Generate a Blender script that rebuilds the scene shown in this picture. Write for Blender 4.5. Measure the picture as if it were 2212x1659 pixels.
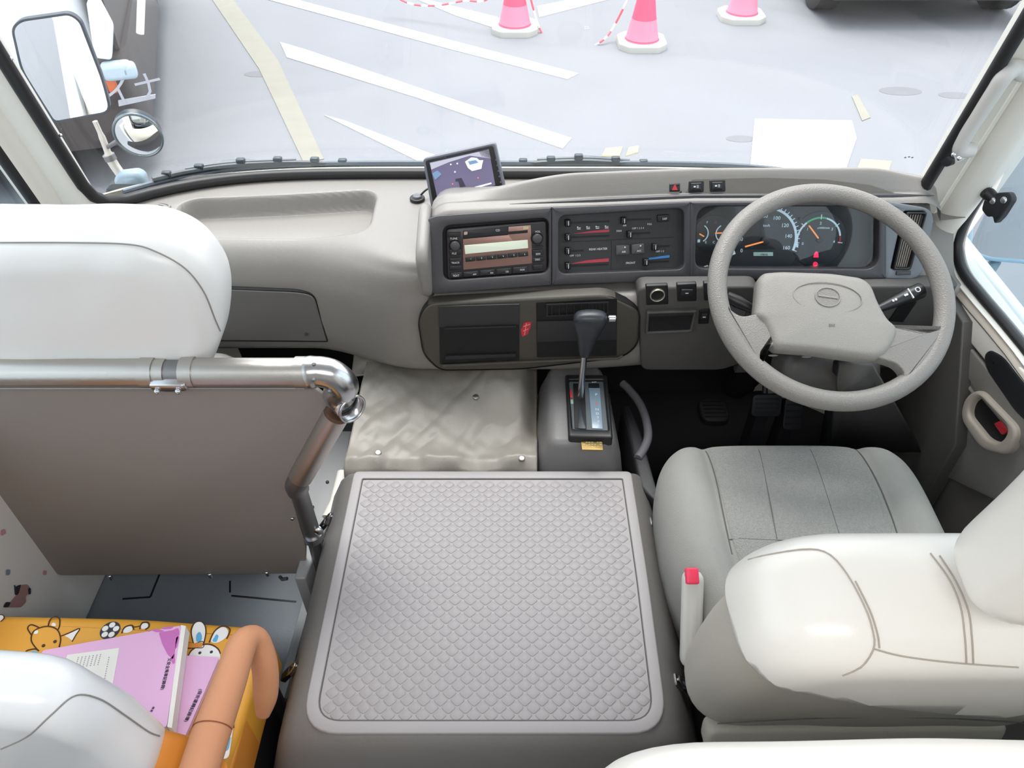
import bpy, bmesh, math, random
from math import sin, cos, pi, radians, sqrt, atan2
from mathutils import Vector as V, noise, Matrix
for o in list(bpy.data.objects): bpy.data.objects.remove(o)
random.seed(7)
SC = bpy.context.scene; COL = SC.collection
# ---------------------------------------------------------------- camera
FPX, PITCH, EYE = 1650.0, radians(43), V((0, 0, 1.55))
cam = bpy.data.cameras.new('camera'); co = bpy.data.objects.new('camera', cam); COL.objects.link(co)
co.location = EYE; co.rotation_euler = (pi/2-PITCH, 0, 0)
cam.sensor_width = 36; cam.lens = FPX/2212*36; cam.clip_start = .02; cam.clip_end = 300
SC.camera = co
# ---------------------------------------------------------------- light
w = bpy.data.worlds.new('overcast_sky'); SC.world = w; w.use_nodes = True
nt = w.node_tree; bg = nt.nodes['Background']
tc = nt.nodes.new('ShaderNodeTexCoord'); sp = nt.nodes.new('ShaderNodeSeparateXYZ'); cr = nt.nodes.new('ShaderNodeValToRGB')
nt.links.new(tc.outputs['Generated'], sp.inputs[0]); nt.links.new(sp.outputs['Z'], cr.inputs[0]); nt.links.new(cr.outputs[0], bg.inputs[0])
cr.color_ramp.elements[0].position = 0; cr.color_ramp.elements[0].color = (.97, .97, 1, 1)
cr.color_ramp.elements[1].position = 1; cr.color_ramp.elements[1].color = (.88, .93, 1, 1)
bg.inputs[1].default_value = 2.5
def sunlamp(name, az, el, strength, ang, col=(1, .97, .93)):
    l = bpy.data.lights.new(name, 'SUN'); l.energy = strength; l.angle = radians(ang); l.color = col
    o = bpy.data.objects.new(name, l); COL.objects.link(o)
    d = V((sin(radians(az))*cos(radians(el)), cos(radians(az))*cos(radians(el)), sin(radians(el))))
    o.rotation_euler = d.to_track_quat('Z', 'Y').to_euler(); o.location = (0, 0, 6); return o
sunlamp('sun', -10, 73, 4.8, 38)
def arealamp(name, loc, rot, sx, sy, power, col=(1, 1, 1)):
    l = bpy.data.lights.new(name, 'AREA'); l.shape = 'RECTANGLE'; l.size = sx; l.size_y = sy; l.energy = power; l.color = col
    o = bpy.data.objects.new(name, l); COL.objects.link(o); o.location = loc; o.rotation_euler = rot; return o
arealamp('saloon_fill_lamp', (0, -.35, 1.84), (0, 0, 0), 1.2, .5, 16, (1, .98, .96))  # unseen fill lamp, added to brighten the seat covers from above
SC.view_settings.view_transform = 'Standard'; SC.view_settings.look = 'None'; SC.view_settings.gamma = 1
SC.view_settings.use_curve_mapping = False; SC.view_settings.exposure = 0.0
SC.cycles.max_bounces = 8; SC.cycles.diffuse_bounces = 4; SC.cycles.transparent_max_bounces = 12
# ---------------------------------------------------------------- rays and planes
cF, sF = cos(PITCH), sin(PITCH)
def ray(px, py): u = (px-1106)/FPX; v = (829.5-py)/FPX; return V((u, cF+v*sF, -sF+v*cF))
def atx(px, py, x): r = ray(px, py); return EYE+r*(x/r.x)
def aty(px, py, y): r = ray(px, py); return EYE+r*(y/r.y)
def atz(px, py, z): r = ray(px, py); return EYE+r*((z-EYE.z)/r.z)
class Pl:
    def __init__(s, o, ux, uy):
        s.o = V(o); s.u = V(ux).normalized(); uy = V(uy); s.v = (uy-uy.dot(s.u)*s.u).normalized(); s.n = s.u.cross(s.v)
    def off(s, h): return Pl(s.o+s.n*h, s.u, s.v)
    def at(s, a, b, h=0): return s.o+s.u*a+s.v*b+s.n*h
    def hit(s, px, py, h=0):
        r = ray(px, py); t = (s.o+s.n*h-EYE).dot(s.n)/r.dot(s.n); p = EYE+r*t-s.o
        return (p.dot(s.u), p.dot(s.v))
    def hits(s, L, h=0): return [s.hit(a, b, h) for a, b in L]
FLAT = lambda z: Pl((0, 0, z), (1, 0, 0), (0, 1, 0))
# ---------------------------------------------------------------- materials
def lin(h):
    h = h.lstrip('#'); c = [int(h[i:i+2], 16)/255 for i in (0, 2, 4)]
    return [x/12.92 if x <= .04045 else ((x+.055)/1.055)**2.4 for x in c]
MATS = {}
def mat(name, hexc, rough=.6, metal=0, bump=0, scale=60, emit=0, coat=0, var=0, vscale=6, spec=.5, kind='noise'):
    if name in MATS: return MATS[name]
    m = bpy.data.materials.new(name); m.use_nodes = True; n = m.node_tree; b = n.nodes['Principled BSDF']
    c = lin(hexc); b.inputs['Base Color'].default_value = (*c, 1); b.inputs['Roughness'].default_value = rough
    b.inputs['Metallic'].default_value = metal; b.inputs['Specular IOR Level'].default_value = spec
    if coat: b.inputs['Coat Weight'].default_value = coat; b.inputs['Coat Roughness'].default_value = .1
    t = n.nodes.new('ShaderNodeTexCoord')
    if var:
        nz = n.nodes.new('ShaderNodeTexNoise'); nz.inputs['Scale'].default_value = vscale; nz.inputs['Detail'].default_value = 5
        mx = n.nodes.new('ShaderNodeMix'); mx.data_type = 'RGBA'
        mx.inputs[6].default_value = (*[x*(1-var) for x in c], 1); mx.inputs[7].default_value = (*[min(1, x*(1+var)) for x in c], 1)
        n.links.new(t.outputs['Object'], nz.inputs['Vector']); n.links.new(nz.outputs['Fac'], mx.inputs[0]); n.links.new(mx.outputs[2], b.inputs['Base Color'])
    if bump:
        if kind == 'voronoi': nz = n.nodes.new('ShaderNodeTexVoronoi'); out = 'Distance'
        else: nz = n.nodes.new('ShaderNodeTexNoise'); nz.inputs['Detail'].default_value = 3; out = 'Fac'
        nz.inputs['Scale'].default_value = scale
        bp = n.nodes.new('ShaderNodeBump'); bp.inputs['Strength'].default_value = bump; bp.inputs['Distance'].default_value = .002
        n.links.new(t.outputs['Object'], nz.inputs['Vector']); n.links.new(nz.outputs[out], bp.inputs['Height']); n.links.new(bp.outputs[0], b.inputs['Normal'])
    if emit: b.inputs['Emission Color'].default_value = (*c, 1); b.inputs['Emission Strength'].default_value = emit
    MATS[name] = m; return m
def glassmat(name, tint=(1, 1, 1), refl=.06):
    m = bpy.data.materials.new(name); m.use_nodes = True; n = m.node_tree; n.nodes.clear()
    o = n.nodes.new('ShaderNodeOutputMaterial'); a = n.nodes.new('ShaderNodeBsdfTransparent'); g = n.nodes.new('ShaderNodeBsdfGlossy'); x = n.nodes.new('ShaderNodeMixShader')
    a.inputs[0].default_value = (*tint, 1); g.inputs['Roughness'].default_value = .02; x.inputs[0].default_value = refl
    n.links.new(a.outputs[0], x.inputs[1]); n.links.new(g.outputs[0], x.inputs[2]); n.links.new(x.outputs[0], o.inputs[0]); return m
GLASS = glassmat('windscreen_glass', (.98, .99, .99), .04); TINT = glassmat('side_glass', (.80, .86, .88), .06); LENS = glassmat('gauge_lens', (.95, .95, .95), .03)
DASH = mat('dash_plastic', '#898581', .36, bump=.25, scale=900, var=.03)
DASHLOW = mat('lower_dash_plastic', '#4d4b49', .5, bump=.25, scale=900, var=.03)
BEZ = mat('bezel_charcoal', '#3b3a3e', .38, bump=.12, scale=900)
BLK = mat('black_plastic', '#17171a', .42); BLK2 = mat('deep_black', '#0b0b0d', .6); SOFTBLK = mat('soft_black', '#222226', .5, bump=.2, scale=600)
GREYP = mat('panel_dark_grey', '#2e2e30', .55, bump=.1, scale=800)
TAUPE = mat('tray_frame_taupe', '#4a463f', .5, bump=.2, scale=900)
WHEEL = mat('wheel_plastic', '#7f7b77', .42, bump=.3, scale=420, kind='voronoi')
PAD = mat('wheel_pad', '#8b8782', .45, bump=.3, scale=700, kind='voronoi')
CREAM = mat('cream_trim', '#e4e0d8', .5, bump=.1, scale=500); CREAM2 = mat('beige_trim', '#aaa196', .45, bump=.15, scale=600)
SEAT = mat('grey_seat_fabric', '#979691', .9, bump=.7, scale=700, var=.04, vscale=40)
SEATIN = mat('grey_seat_insert', '#94938f', .9, bump=1.0, scale=380, kind='voronoi')
SEATSIDE = mat('beige_seat_back', '#b3ada2', .6, bump=.3, scale=500)
COVER = mat('white_vinyl_cover', '#e6e5e4', .34, bump=.15, scale=9, coat=.15); SEAM = mat('seam_thread', '#8e8b88', .7); SEAMD = mat('dark_seam', '#5d5b58', .8)
MAT_ = mat('grey_rubber_mat', '#9a9596', .48, bump=.12, scale=700, var=.03, vscale=9)
ENGINE = mat('engine_cover_grey', '#74716f', .5, bump=.2, scale=600, var=.05)
SHEET = mat('grey_vinyl_sheet', '#908b83', .4, bump=.2, scale=500, var=.05)
CHROME = mat('chrome', '#cfcfd1', .24, 1); ALU = mat('brushed_aluminium', '#bdb9b4', .38, 1, bump=.1, scale=300); STEEL = mat('dull_steel', '#8b8a8b', .4, .9)
BOARD = mat('taupe_board', '#867f7a', .55, bump=.1, scale=500, var=.03)
FLOORM = mat('floor_vinyl', '#747a82', .55, bump=.3, scale=120, var=.1)
ORANGE = mat('yellow_orange_vinyl', '#e8a53a', .45, bump=.1, scale=300); ORANGE2 = mat('deep_orange_vinyl', '#d98a35', .45); ARM = mat('terracotta_foam', '#c98d68', .6, bump=.3, scale=120, var=.05)
PINK = mat('pink_paper', '#e3b0d8', .5, var=.02); PINK2 = mat('magenta_print', '#c66bb4', .5); PAPER = mat('paper_white', '#ece8e2', .7); INK = mat('dark_ink', '#4a3f55', .7); OUTL = mat('brown_outline', '#4a2f1c', .7)
WHT = mat('print_white', '#f0ecea', .6); BLUE = mat('print_blue', '#5fb0dc', .6); PRBLK = mat('print_black', '#2a2a33', .6)
RED = mat('red_mark', '#c9303c', .5); REDE = mat('red_lamp', '#ff2050', .5, emit=1.6); LABELW = mat('label_white', '#c9ccd0', .5, emit=.15); GAUGEW = mat('gauge_white', '#b9d6e6', .5, emit=.35)
NEEDLE = mat('orange_needle', '#ff9a55', .5, emit=.5); GREENE = mat('green_arc', '#3fae78', .5, emit=.3); HRED = mat('heater_red', '#b0384a', .5); HBLUE = mat('heater_blue', '#3f84c4', .5)
WHITEV = mat('white_paint', '#e9eef2', .25, coat=.4); MIRR = mat('mirror_silver', '#f2f5f7', .02, 1); SEALM = mat('black_rubber_seal', '#1c1b1d', .45)
# ---------------------------------------------------------------- object making
WO = {}
def tag(o, label=None, cat=None, group=None, kind=None):
    if label: o['label'] = label
    if cat: o['category'] = cat
    if group: o['group'] = group
    if kind: o['kind'] = kind
    return o
def thing(name, label, cat, loc, group=None):
    o = bpy.data.objects.new(name, None); COL.objects.link(o); o.location = loc; WO[o.name] = V(loc); o.empty_display_size = .05
    return tag(o, label, cat, group)
def mk(name, vf, m, parent=None, smooth=True, sub=0, bevel=0, bseg=2, solid=0, angle=40):
    vs, fs = vf
    vs = [V(q) for q in vs]
    lo = V([min(q[i] for q in vs) for i in range(3)]); hi = V([max(q[i] for q in vs) for i in range(3)])
    org = (lo+hi)/2
    if parent is None: org.z = lo.z
    me = bpy.data.meshes.new(name); me.from_pydata([q-org for q in vs], [], fs); me.validate()
    bm = bmesh.new(); bm.from_mesh(me); bmesh.ops.remove_doubles(bm, verts=bm.verts, dist=1e-5)
    bmesh.ops.recalc_face_normals(bm, faces=bm.faces); bm.to_mesh(me); bm.free()
    for q in (m if isinstance(m, (list, tuple)) else [m]): me.materials.append(q)
    o = bpy.data.objects.new(name, me); COL.objects.link(o); WO[o.name] = org.copy()
    if parent is not None: o.parent = parent; o.location = org-WO[parent.name]
    else: o.location = org
    if solid: s = o.modifiers.new('solid', 'SOLIDIFY'); s.thickness = solid; s.offset = -1
    if bevel: b = o.modifiers.new('bevel', 'BEVEL'); b.width = bevel; b.segments = bseg; b.limit_method = 'ANGLE'; b.angle_limit = radians(40); b.harden_normals = False
    if sub: s = o.modifiers.new('sub', 'SUBSURF'); s.levels = s.render_levels = sub
    if smooth:
        me.polygons.foreach_set('use_smooth', [True]*len(me.polygons))
        if hasattr(me, 'set_sharp_from_angle') and not sub: me.set_sharp_from_angle(angle=radians(angle))
    return o
def struct(name, vf, m, **k):
    lab = k.pop('label', None); o = mk(name, vf, m, **k); return tag(o, lab, None, None, 'structure')
def copyobj(o, d, parent='same'):
    c = o.copy(); COL.objects.link(c); WO[c.name] = WO[o.name]+V(d); c.location = o.location+V(d); return c
# ---------------------------------------------------------------- shapes (verts, faces)
def join(*L):
    v, f = [], []
    for a, b in L:
        k = len(v); v += list(a); f += [[i+k for i in q] for q in b]
    return v, f
def ctr(p): return (sum(q[0] for q in p)/len(p), sum(q[1] for q in p)/len(p))
def area(p): return sum(p[i-1][0]*p[i][1]-p[i][0]*p[i-1][1] for i in range(len(p)))/2
def rnd(pts, r, n=5):
    """round the corners of a polygon; n points per corner"""
    out = []; N = len(pts); rr = r if isinstance(r, (list, tuple)) else [r]*N
    for i in range(N):
        p = V(pts[i]); a = V(pts[i-1])-p; b = V(pts[(i+1) % N])-p; la, lb = a.length, b.length
        q = min(rr[i], la*.49, lb*.49); A = p+a/la*q; B = p+b/lb*q
        for k in range(n):
            t = k/(n-1) if n > 1 else .5
            s = A*(1-t)**2+p*2*t*(1-t)+B*t*t; out.append((s.x, s.y))
    return out
def rrect(cx, cy, w, h, r, n=5): return rnd([(cx-w/2, cy-h/2), (cx+w/2, cy-h/2), (cx+w/2, cy+h/2), (cx-w/2, cy+h/2)], r, n)
def circ(cx, cy, r, n=24, ry=None): return [(cx+r*cos(2*pi*i/n), cy+(ry or r)*sin(2*pi*i/n)) for i in range(n)]
def inset(p, d):
    """move every point of a polygon inwards by about d"""
    sg = 1 if area(p) > 0 else -1; N = len(p); out = []
    for i in range(N):
        a = V(p[i])-V(p[i-1]); b = V(p[(i+1) % N])-V(p[i])
        na = V((-a.y, a.x)); nb = V((-b.y, b.x))
        if na.length > 1e-9: na.normalize()
        if nb.length > 1e-9: nb.normalize()
        m = na+nb
        if m.length < 1e-6: m = nb
        m.normalize(); k = max(.5, m.dot(nb)); q = V(p[i])+m*(sg*d/k); out.append((q.x, q.y))
    return out
def layers(pl, polys, hs, cap0=True, cap1=True):
    N = len(polys[0]); v = []; f = []
    for p, h in zip(polys, hs): v += [pl.at(a, b, h) for a, b in p]
    for k in range(len(polys)-1):
        for i in range(N): j = (i+1) % N; f.append([k*N+i, k*N+j, (k+1)*N+j, (k+1)*N+i])
    if cap0: f.append(list(range(N))[::-1])
    if cap1: f.append([(len(polys)-1)*N+i for i in range(N)])
    return v, f
def prism(pl, poly, h0, h1, bev=0, seg=3):
    if not bev: return layers(pl, [poly, poly], [h0, h1])
    P = [poly]; H = [h0]
    for k in range(seg+1):
        a = k/seg*pi/2; P.append(inset(poly, bev*(1-cos(a)))); H.append(h1-bev+bev*sin(a))
    return layers(pl, P, H)
def ring(pl, outer, inner, h0, h1, bev=0, seg=3):
    """a frame between two polygons with the same number of points"""
    P = [outer]; H = [h0]
    if bev:
        for k in range(seg+1): a = k/seg*pi/2; P.append(inset(outer, bev*(1-cos(a)))); H.append(h1-bev+bev*sin(a))
        for k in range(seg, -1, -1): a = k/seg*pi/2; P.append(inset(inner, -bev*(1-cos(a)))); H.append(h1-bev+bev*sin(a))
    else: P += [outer, inner]; H += [h1, h1]
    P.append(inner); H.append(h0)
    P.append(outer); H.append(h0)
    return layers(pl, P, H, False, False)
def pillow(pl, poly, ht, bev, crown=0, seg=6, back=True):
    """soft slab: outline at mid height, rounded edge of radius bev, domed faces"""
    c = ctr(poly); ex = max(abs(q[0]-c[0]) for q in poly); ey = max(abs(q[1]-c[1]) for q in poly)
    def sc(d): return [(c[0]+(q[0]-c[0])*(1-d/ex), c[1]+(q[1]-c[1])*(1-d/ey)) for q in poly]
    P = []; H = []
    cr = [1, .85, .65, .42, .2, .02]
    top = [(bev*(1-cos(k/seg*pi/2)), ht-bev+bev*sin(k/seg*pi/2), None) for k in range(seg+1)]
    base = sc(bev)
    def cap(sign):
        R = []
        for k in cr[1:]: R.append(([(c[0]+(q[0]-c[0])*k, c[1]+(q[1]-c[1])*k) for q in base], sign*(ht+crown*(1-k*k))))
        return R
    L = [(sc(d), -h) for d, h, _ in reversed(top)]; L = list(reversed(cap(-1)))+L if back else L
    L += [(sc(d), h) for d, h, _ in top]+cap(1)
    return layers(pl, [a for a, b in L], [b for a, b in L])
def wrinkle(vf, amp, scale, seed=0, stretch=(1, 1, 1)):
    vs, fs = vf; out = []
    for q in vs:
        q = V(q); s = V((q.x*stretch[0], q.y*stretch[1], q.z*stretch[2]))*scale+V((seed, seed*2.3, 0))
        out.append(q+V((noise.noise(s), noise.noise(s+V((31, 0, 0))), noise.noise(s+V((0, 57, 0)))))*amp)
    return out, fs
def grid(nu, nv, fn, cu=False, cv=False):
    v = [fn(i/(nu if cu else nu-1), j/(nv if cv else nv-1)) for j in range(nv) for i in range(nu)]; f = []
    for j in range(nv if cv else nv-1):
        for i in range(nu if cu else nu-1):
            a = j*nu+i; b = j*nu+(i+1) % nu; c = ((j+1) % nv)*nu+(i+1) % nu; d = ((j+1) % nv)*nu+i; f.append([a, b, c, d])
    return v, f
def catmull(P, n):
    """smooth curve through points, n samples"""
    P = [V(p) for p in P]; N = len(P); out = []
    for k in range(n):
        t = k/(n-1)*(N-1); i = min(int(t), N-2); t -= i
        a, b, c, d = P[max(i-1, 0)], P[i], P[i+1], P[min(i+2, N-1)]
        out.append(.5*((2*b)+(c-a)*t+(2*a-5*b+4*c-d)*t*t+(3*b-a-3*c+d)*t**3))
    return out
def tube(path, r, n=12, closed=False, caps=True):
    path = [V(p) for p in path]; N = len(path); rr = r if isinstance(r, (list, tuple)) else [r]*N
    v = []; f = []; up = None
    for i in range(N):
        if closed: t = path[(i+1) % N]-path[i-1]
        else: t = path[min(i+1, N-1)]-path[max(i-1, 0)]
        t.normalize()
        if up is None: up = t.orthogonal().normalized()
        up = (up-up.dot(t)*t); up.normalize(); s = t.cross(up)
        for k in range(n): a = 2*pi*k/n; v.append(path[i]+(up*cos(a)+s*sin(a))*rr[i])
    for i in range(N if closed else N-1):
        for k in range(n): f.append([i*n+k, i*n+(k+1) % n, ((i+1) % N)*n+(k+1) % n, ((i+1) % N)*n+k])
    if caps and not closed: f += [list(range(n))[::-1], [(N-1)*n+k for k in range(n)]]
    return v, f
def cyl(a, b, r, n=16, r2=None): return tube([a, b], [r, r2 if r2 is not None else r], n)
def rod(a, b, r, n=16, bev=.15):
    a = V(a); b = V(b); d = (b-a); e = min(r*bev*2, d.length*.3); d.normalize()
    return tube([a, a+d*.0001, a+d*e, b-d*e, b-d*.0001, b], [r*.6, r*.75, r, r, r*.75, r*.6], n)
def ball(c, r, n=16, m=10, s=(1, 1, 1), e=1.0):
    def sp(x): return math.copysign(abs(x)**e, x)
    def fn(u, v):
        a = 2*pi*u; b = -pi/2+pi*v
        return V(c)+V((sp(cos(b))*sp(cos(a))*r*s[0], sp(cos(b))*sp(sin(a))*r*s[1], sp(sin(b))*r*s[2]))
    return grid(n, m, fn, cu=True)
def box(x0, x1, y0, y1, z0, z1):
    v = [(x, y, z) for z in (z0, z1) for y in (y0, y1) for x in (x0, x1)]
    return v, [[0, 2, 3, 1], [4, 5, 7, 6], [0, 1, 5, 4], [1, 3, 7, 5], [3, 2, 6, 7], [2, 0, 4, 6]]
def disc(pl, c, r, h0, h1, n=24, bev=0): return prism(pl, circ(c[0], c[1], r, n), h0, h1, bev)
def arc(pl, c, r0, r1, a0, a1, h0, h1, n=24):
    A = [a0+(a1-a0)*k/n for k in range(n+1)]
    p = [(c[0]+r1*cos(a), c[1]+r1*sin(a)) for a in A]+[(c[0]+r0*cos(a), c[1]+r0*sin(a)) for a in reversed(A)]
    v = [pl.at(a, b, h) for h in (h0, h1) for a, b in p]; N = len(p); f = []
    for k in range(n):
        a, b, c_, d = k, k+1, N-2-k, N-1-k
        f += [[N+a, N+b, N+c_, N+d], [a, d, c_, b]]
    for i in range(N): j = (i+1) % N; f.append([i, j, N+j, N+i])
    return v, f
def bar2(pl, a, b, w, h0, h1):
    """flat bar between two plane points"""
    a = V(a); b = V(b); d = (b-a).normalized(); n = V((-d.y, d.x))*w/2
    return prism(pl, [tuple(a-n), tuple(b-n), tuple(b+n), tuple(a+n)], h0, h1)
def insrnd(pts, rr, d, n=5): return rnd(inset(pts, d), [max(.003, q-d) for q in (rr if isinstance(rr, (list, tuple)) else [rr]*len(pts))], n)
from mathutils.bvhtree import BVHTree
def onmesh(vf, px, py, off=0):
    bv = BVHTree.FromPolygons([tuple(q) for q in vf[0]], vf[1]); d = ray(px, py).normalized(); h = bv.ray_cast(EYE, d)
    return (h[0]-d*off, h[1]) if h[0] is not None else None
TXC = {}
def text(s, pl, pos, size, m, parent, h=.0008, rot=0, name='lettering', align='CENTER', sx=1):
    if s not in TXC:
        c = bpy.data.curves.new('t', 'FONT'); c.body = s; c.align_x = 'CENTER'; c.align_y = 'CENTER'; c.resolution_u = 2; c.extrude = .01
        o = bpy.data.objects.new('t', c); COL.objects.link(o); dg = bpy.context.evaluated_depsgraph_get()
        me = bpy.data.meshes.new_from_object(o.evaluated_get(dg)); TXC[s] = ([tuple(q.co) for q in me.vertices], [list(q.vertices) for q in me.polygons])
        bpy.data.objects.remove(o); bpy.data.curves.remove(c); bpy.data.meshes.remove(me)
    vs, fs = TXC[s]
    if not vs: return None
    ca, sa = cos(rot), sin(rot); out = []
    for x, y, z in vs: X = x*size*sx; Y = y*size; out.append(pl.at(pos[0]+X*ca-Y*sa, pos[1]+X*sa+Y*ca, h+(z/.01)*.0003))
    return mk(name, (out, [list(f) for f in fs]), m, parent, smooth=False)

def text_along(s, pl, a, b, m, parent, h, k=1.0, name='lettering'):
    p, q = V(pl.hit(*a, h)), V(pl.hit(*b, h)); d = q-p; n = max(1, len(s)); return text(s, pl, tuple((p+q)/2), d.length/n*k, m, parent, h, rot=atan2(d.y, d.x), name=name)
# ================================================================ SETTING
GZ = -.75
def wy(x): return 1.615-.195*min(1, abs(x+.017)/.845)**5.2
def lerp(a, b, t): return a+(b-a)*t
def sstep(a, b, x): t = max(0, min(1, (x-a)/(b-a))); return t*t*(3-2*t)
# ground outside
gm = mat('asphalt', '#808287', .85, bump=.5, scale=60, var=.08, vscale=1.3)
ground = struct('ground', grid(30, 30, lambda u, v: V((-30+60*u, -15+60*v, GZ))), gm, smooth=False)
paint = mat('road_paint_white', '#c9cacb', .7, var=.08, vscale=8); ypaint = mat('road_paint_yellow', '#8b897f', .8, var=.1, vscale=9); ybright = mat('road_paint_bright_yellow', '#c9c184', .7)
GP = FLAT(GZ)
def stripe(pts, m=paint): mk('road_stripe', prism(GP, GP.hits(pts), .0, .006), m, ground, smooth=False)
stripe([(560, -5), (620, -5), (1000, 95), (1250, 160), (1225, 172), (975, 108)])
stripe([(605, 92), (660, 108), (940, 203), (1235, 300), (1215, 322), (900, 212), (620, 125)])
stripe([(700, 250), (745, 262), (960, 345), (905, 350)])
stripe([(890, -5), (940, 5), (1075, 38), (1070, 62), (985, 35)])
stripe([(1165, 38), (1330, -4), (1255, -5), (1160, 15)])
stripe([(455, -5), (500, -5), (600, 130), (700, 345), (655, 350), (560, 150)], ypaint)
stripe([(1630, 258), (1840, 262), (1850, 300), (1825, 372), (1620, 365)])  # plain white patch laid on the ground, not a stripe
stripe([(1308, 322), (1345, 318), (1338, 338), (1300, 338)], ybright); stripe([(1358, 320), (1380, 316), (1378, 330), (1352, 338)], ybright)
stripe([(1860, 345), (1925, 350), (1918, 375), (1850, 368)], ybright)
stripe([(1840, 210), (1852, 205), (1880, 255), (1862, 262)], ypaint)
for a, b, rx in ((1945, 197, .16), (2062, 206, .12), (1600, 300, .1), (560, 160, .12)):
    q = GP.hit(a, b); mk('asphalt_stain', prism(GP, circ(*q, rx, 18, rx*.5), 0, .0015), mat('stain_dark', '#75767a', .9), ground, smooth=False)
# cab floor
floor = struct('floor', box(-1.0, .97, -1.4, 1.75, -.04, 0), FLOORM, smooth=False)
for pts in ([(230, 1262), (240, 1262), (228, 1292), (220, 1292)],): pass
for a, b in (((497, 1255), (497, 1280)), ((500, 1287), (640, 1300)), ((345, 1240), (325, 1290)), ((325, 1290), (265, 1294))):
    mk('floor_groove', bar2(FLOAT if 0 else FLAT(0), FLAT(0).hit(*a), FLAT(0).hit(*b), .004, 0, .0012), BLK, floor, smooth=False)
# footwell carpet and front bulkhead
struct('trim_1', box(.10, .95, .9, 1.62, 0, .012), BLK2, bevel=.003, label='black rubber footwell mat')
struct('wall_front', box(-.96, .95, 1.62, 1.66, -.04, .66), mat('bulkhead_dark', '#1d1d20', .8), bevel=.01)
# side walls below the belt, windows above, roof
WL = mat('left_wall_white', '#d8d5d2', .5, bump=.1, scale=300)
wl = struct('wall_left', box(-1.0, -.95, -1.4, 1.40, 0, .66), WL, bevel=.008)
SKIN = mat('bus_skin_white', '#e9edf0', .3, coat=.3); SKINY = mat('bus_skin_yellow', '#e3b93c', .35); SKING = mat('bus_skin_green', '#4fae74', .35)
mk('outer_skin', box(-1.03, -1.0, -3.5, 1.50, -.5, .72), SKIN, wl, bevel=.01)
mk('yellow_stripe', box(-1.034, -1.03, -3.5, 1.45, -.02, .10), SKINY, wl, smooth=False)
mk('green_stripe', box(-1.034, -1.03, -3.5, -.6, .10, .16), SKING, wl, smooth=False)
wr = struct('wall_right', box(.955, 1.0, -1.4, 1.45, 0, .62), CREAM, bevel=.008)
mk('outer_skin', box(1.0, 1.03, -3.5, 1.50, -.5, .62), SKIN, wr, bevel=.01)
struct('rear_light_block', box(-1.0, 1.0, -1.45, -1.4, 0, 1.93), mat('rear_block_grey', '#b5b2ae', .7))  # unseen wall, added to block light coming in from the rear
CEP = [(-1.0, -1.4), (1.0, -1.4), (1.0, 1.10), (.88, 1.12)]+[(x, wy(x)-.30) for x in (.83, .75, .6, .4, .2, 0, -.2, -.4, -.6, -.75, -.86)]+[(-.9, 1.12), (-1.0, 1.10)]
struct('ceiling', prism(FLAT(1.88), CEP, 0, .05), mat('ceiling_white', '#e2e0dc', .7), bevel=.01)
for s, nm in ((-1, 'trim_2'), (1, 'trim_3')):
    struct(nm, join(*[box(min(s*.935, s*.985), max(s*.935, s*.985), y, y+.10, .66 if s < 0 else .62, 1.9) for y in (-.1, -.45)], *[box(min(s*.935, s*.985), max(s*.935, s*.985), -1.4, -.35, .62, 1.9)], box(min(s*.935, s*.985), max(s*.935, s*.985), -1.4, 1.2, 1.72, 1.9)), CREAM, bevel=.008)  # solid panels over the rear side windows, added to cut light
# windscreen
def wsP(x, h, o=0): return V((x, wy(x)-.25*h+o, .712+.02*(abs(x)/.85)**4*max(0, 1-h*4)+h))
w1 = struct('window_1', grid(41, 12, lambda u, v: wsP(lerp(-.864, .831, u), 1.2*v)), GLASS, solid=.004)
def wspath():
    P = [wsP(-.861, h) for h in (1.2, .9, .6, .3, .15, .07)]
    P += [wsP(-.857, .035), wsP(-.845, .012)]
    P += [wsP(lerp(-.82, .79, k/40), 0) for k in range(41)]
    P += [wsP(.815, .012), wsP(.824, .035)]+[wsP(.828, h) for h in (.07, .15, .3, .6, .9, 1.2)]
    return P
path = [p+V((0, -.012, 0)) for p in wspath()]
mk('rubber_seal', tube(path, .0125, 10), SEALM, w1)
for (px, py) in ((24, 127), (131, 292), (217, 427), (2160, 118), (2105, 215), (2050, 295)):
    p = atx(px, py, -.85 if px < 1000 else .822); mk('trim_clip', ball(p, .0035, 8, 6), CHROME, w1)
struct('wall_outer_front', grid(41, 6, lambda u, v: V((lerp(-.98, .98, u), wy(lerp(-.86, .86, u))+[.012, .05, .06, .06, .05, .02][round(v*5)], [.712, .70, .62, .3, 0, -.45][round(v*5)]))), mat('bus_front_cream', '#e5e0cf', .35), label='cream painted body panel below the windscreen')
gm_ = atx(1962, 340, .80); gy = wsP(.79, gm_.z-.72).y-.006
GMP = Pl(aty(1962, 340, gy), (1, 0, 0), (0, -.25, 1))
mk('glass_mark', join(*[bar2(GMP, (a, b), (a+.004, b), .003, 0, .0005) for a, b in ((-.008, 0), (-.001, .0015), (.006, 0))]), mat('etched_mark', '#7f8790', .6), w1, smooth=False)
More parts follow.
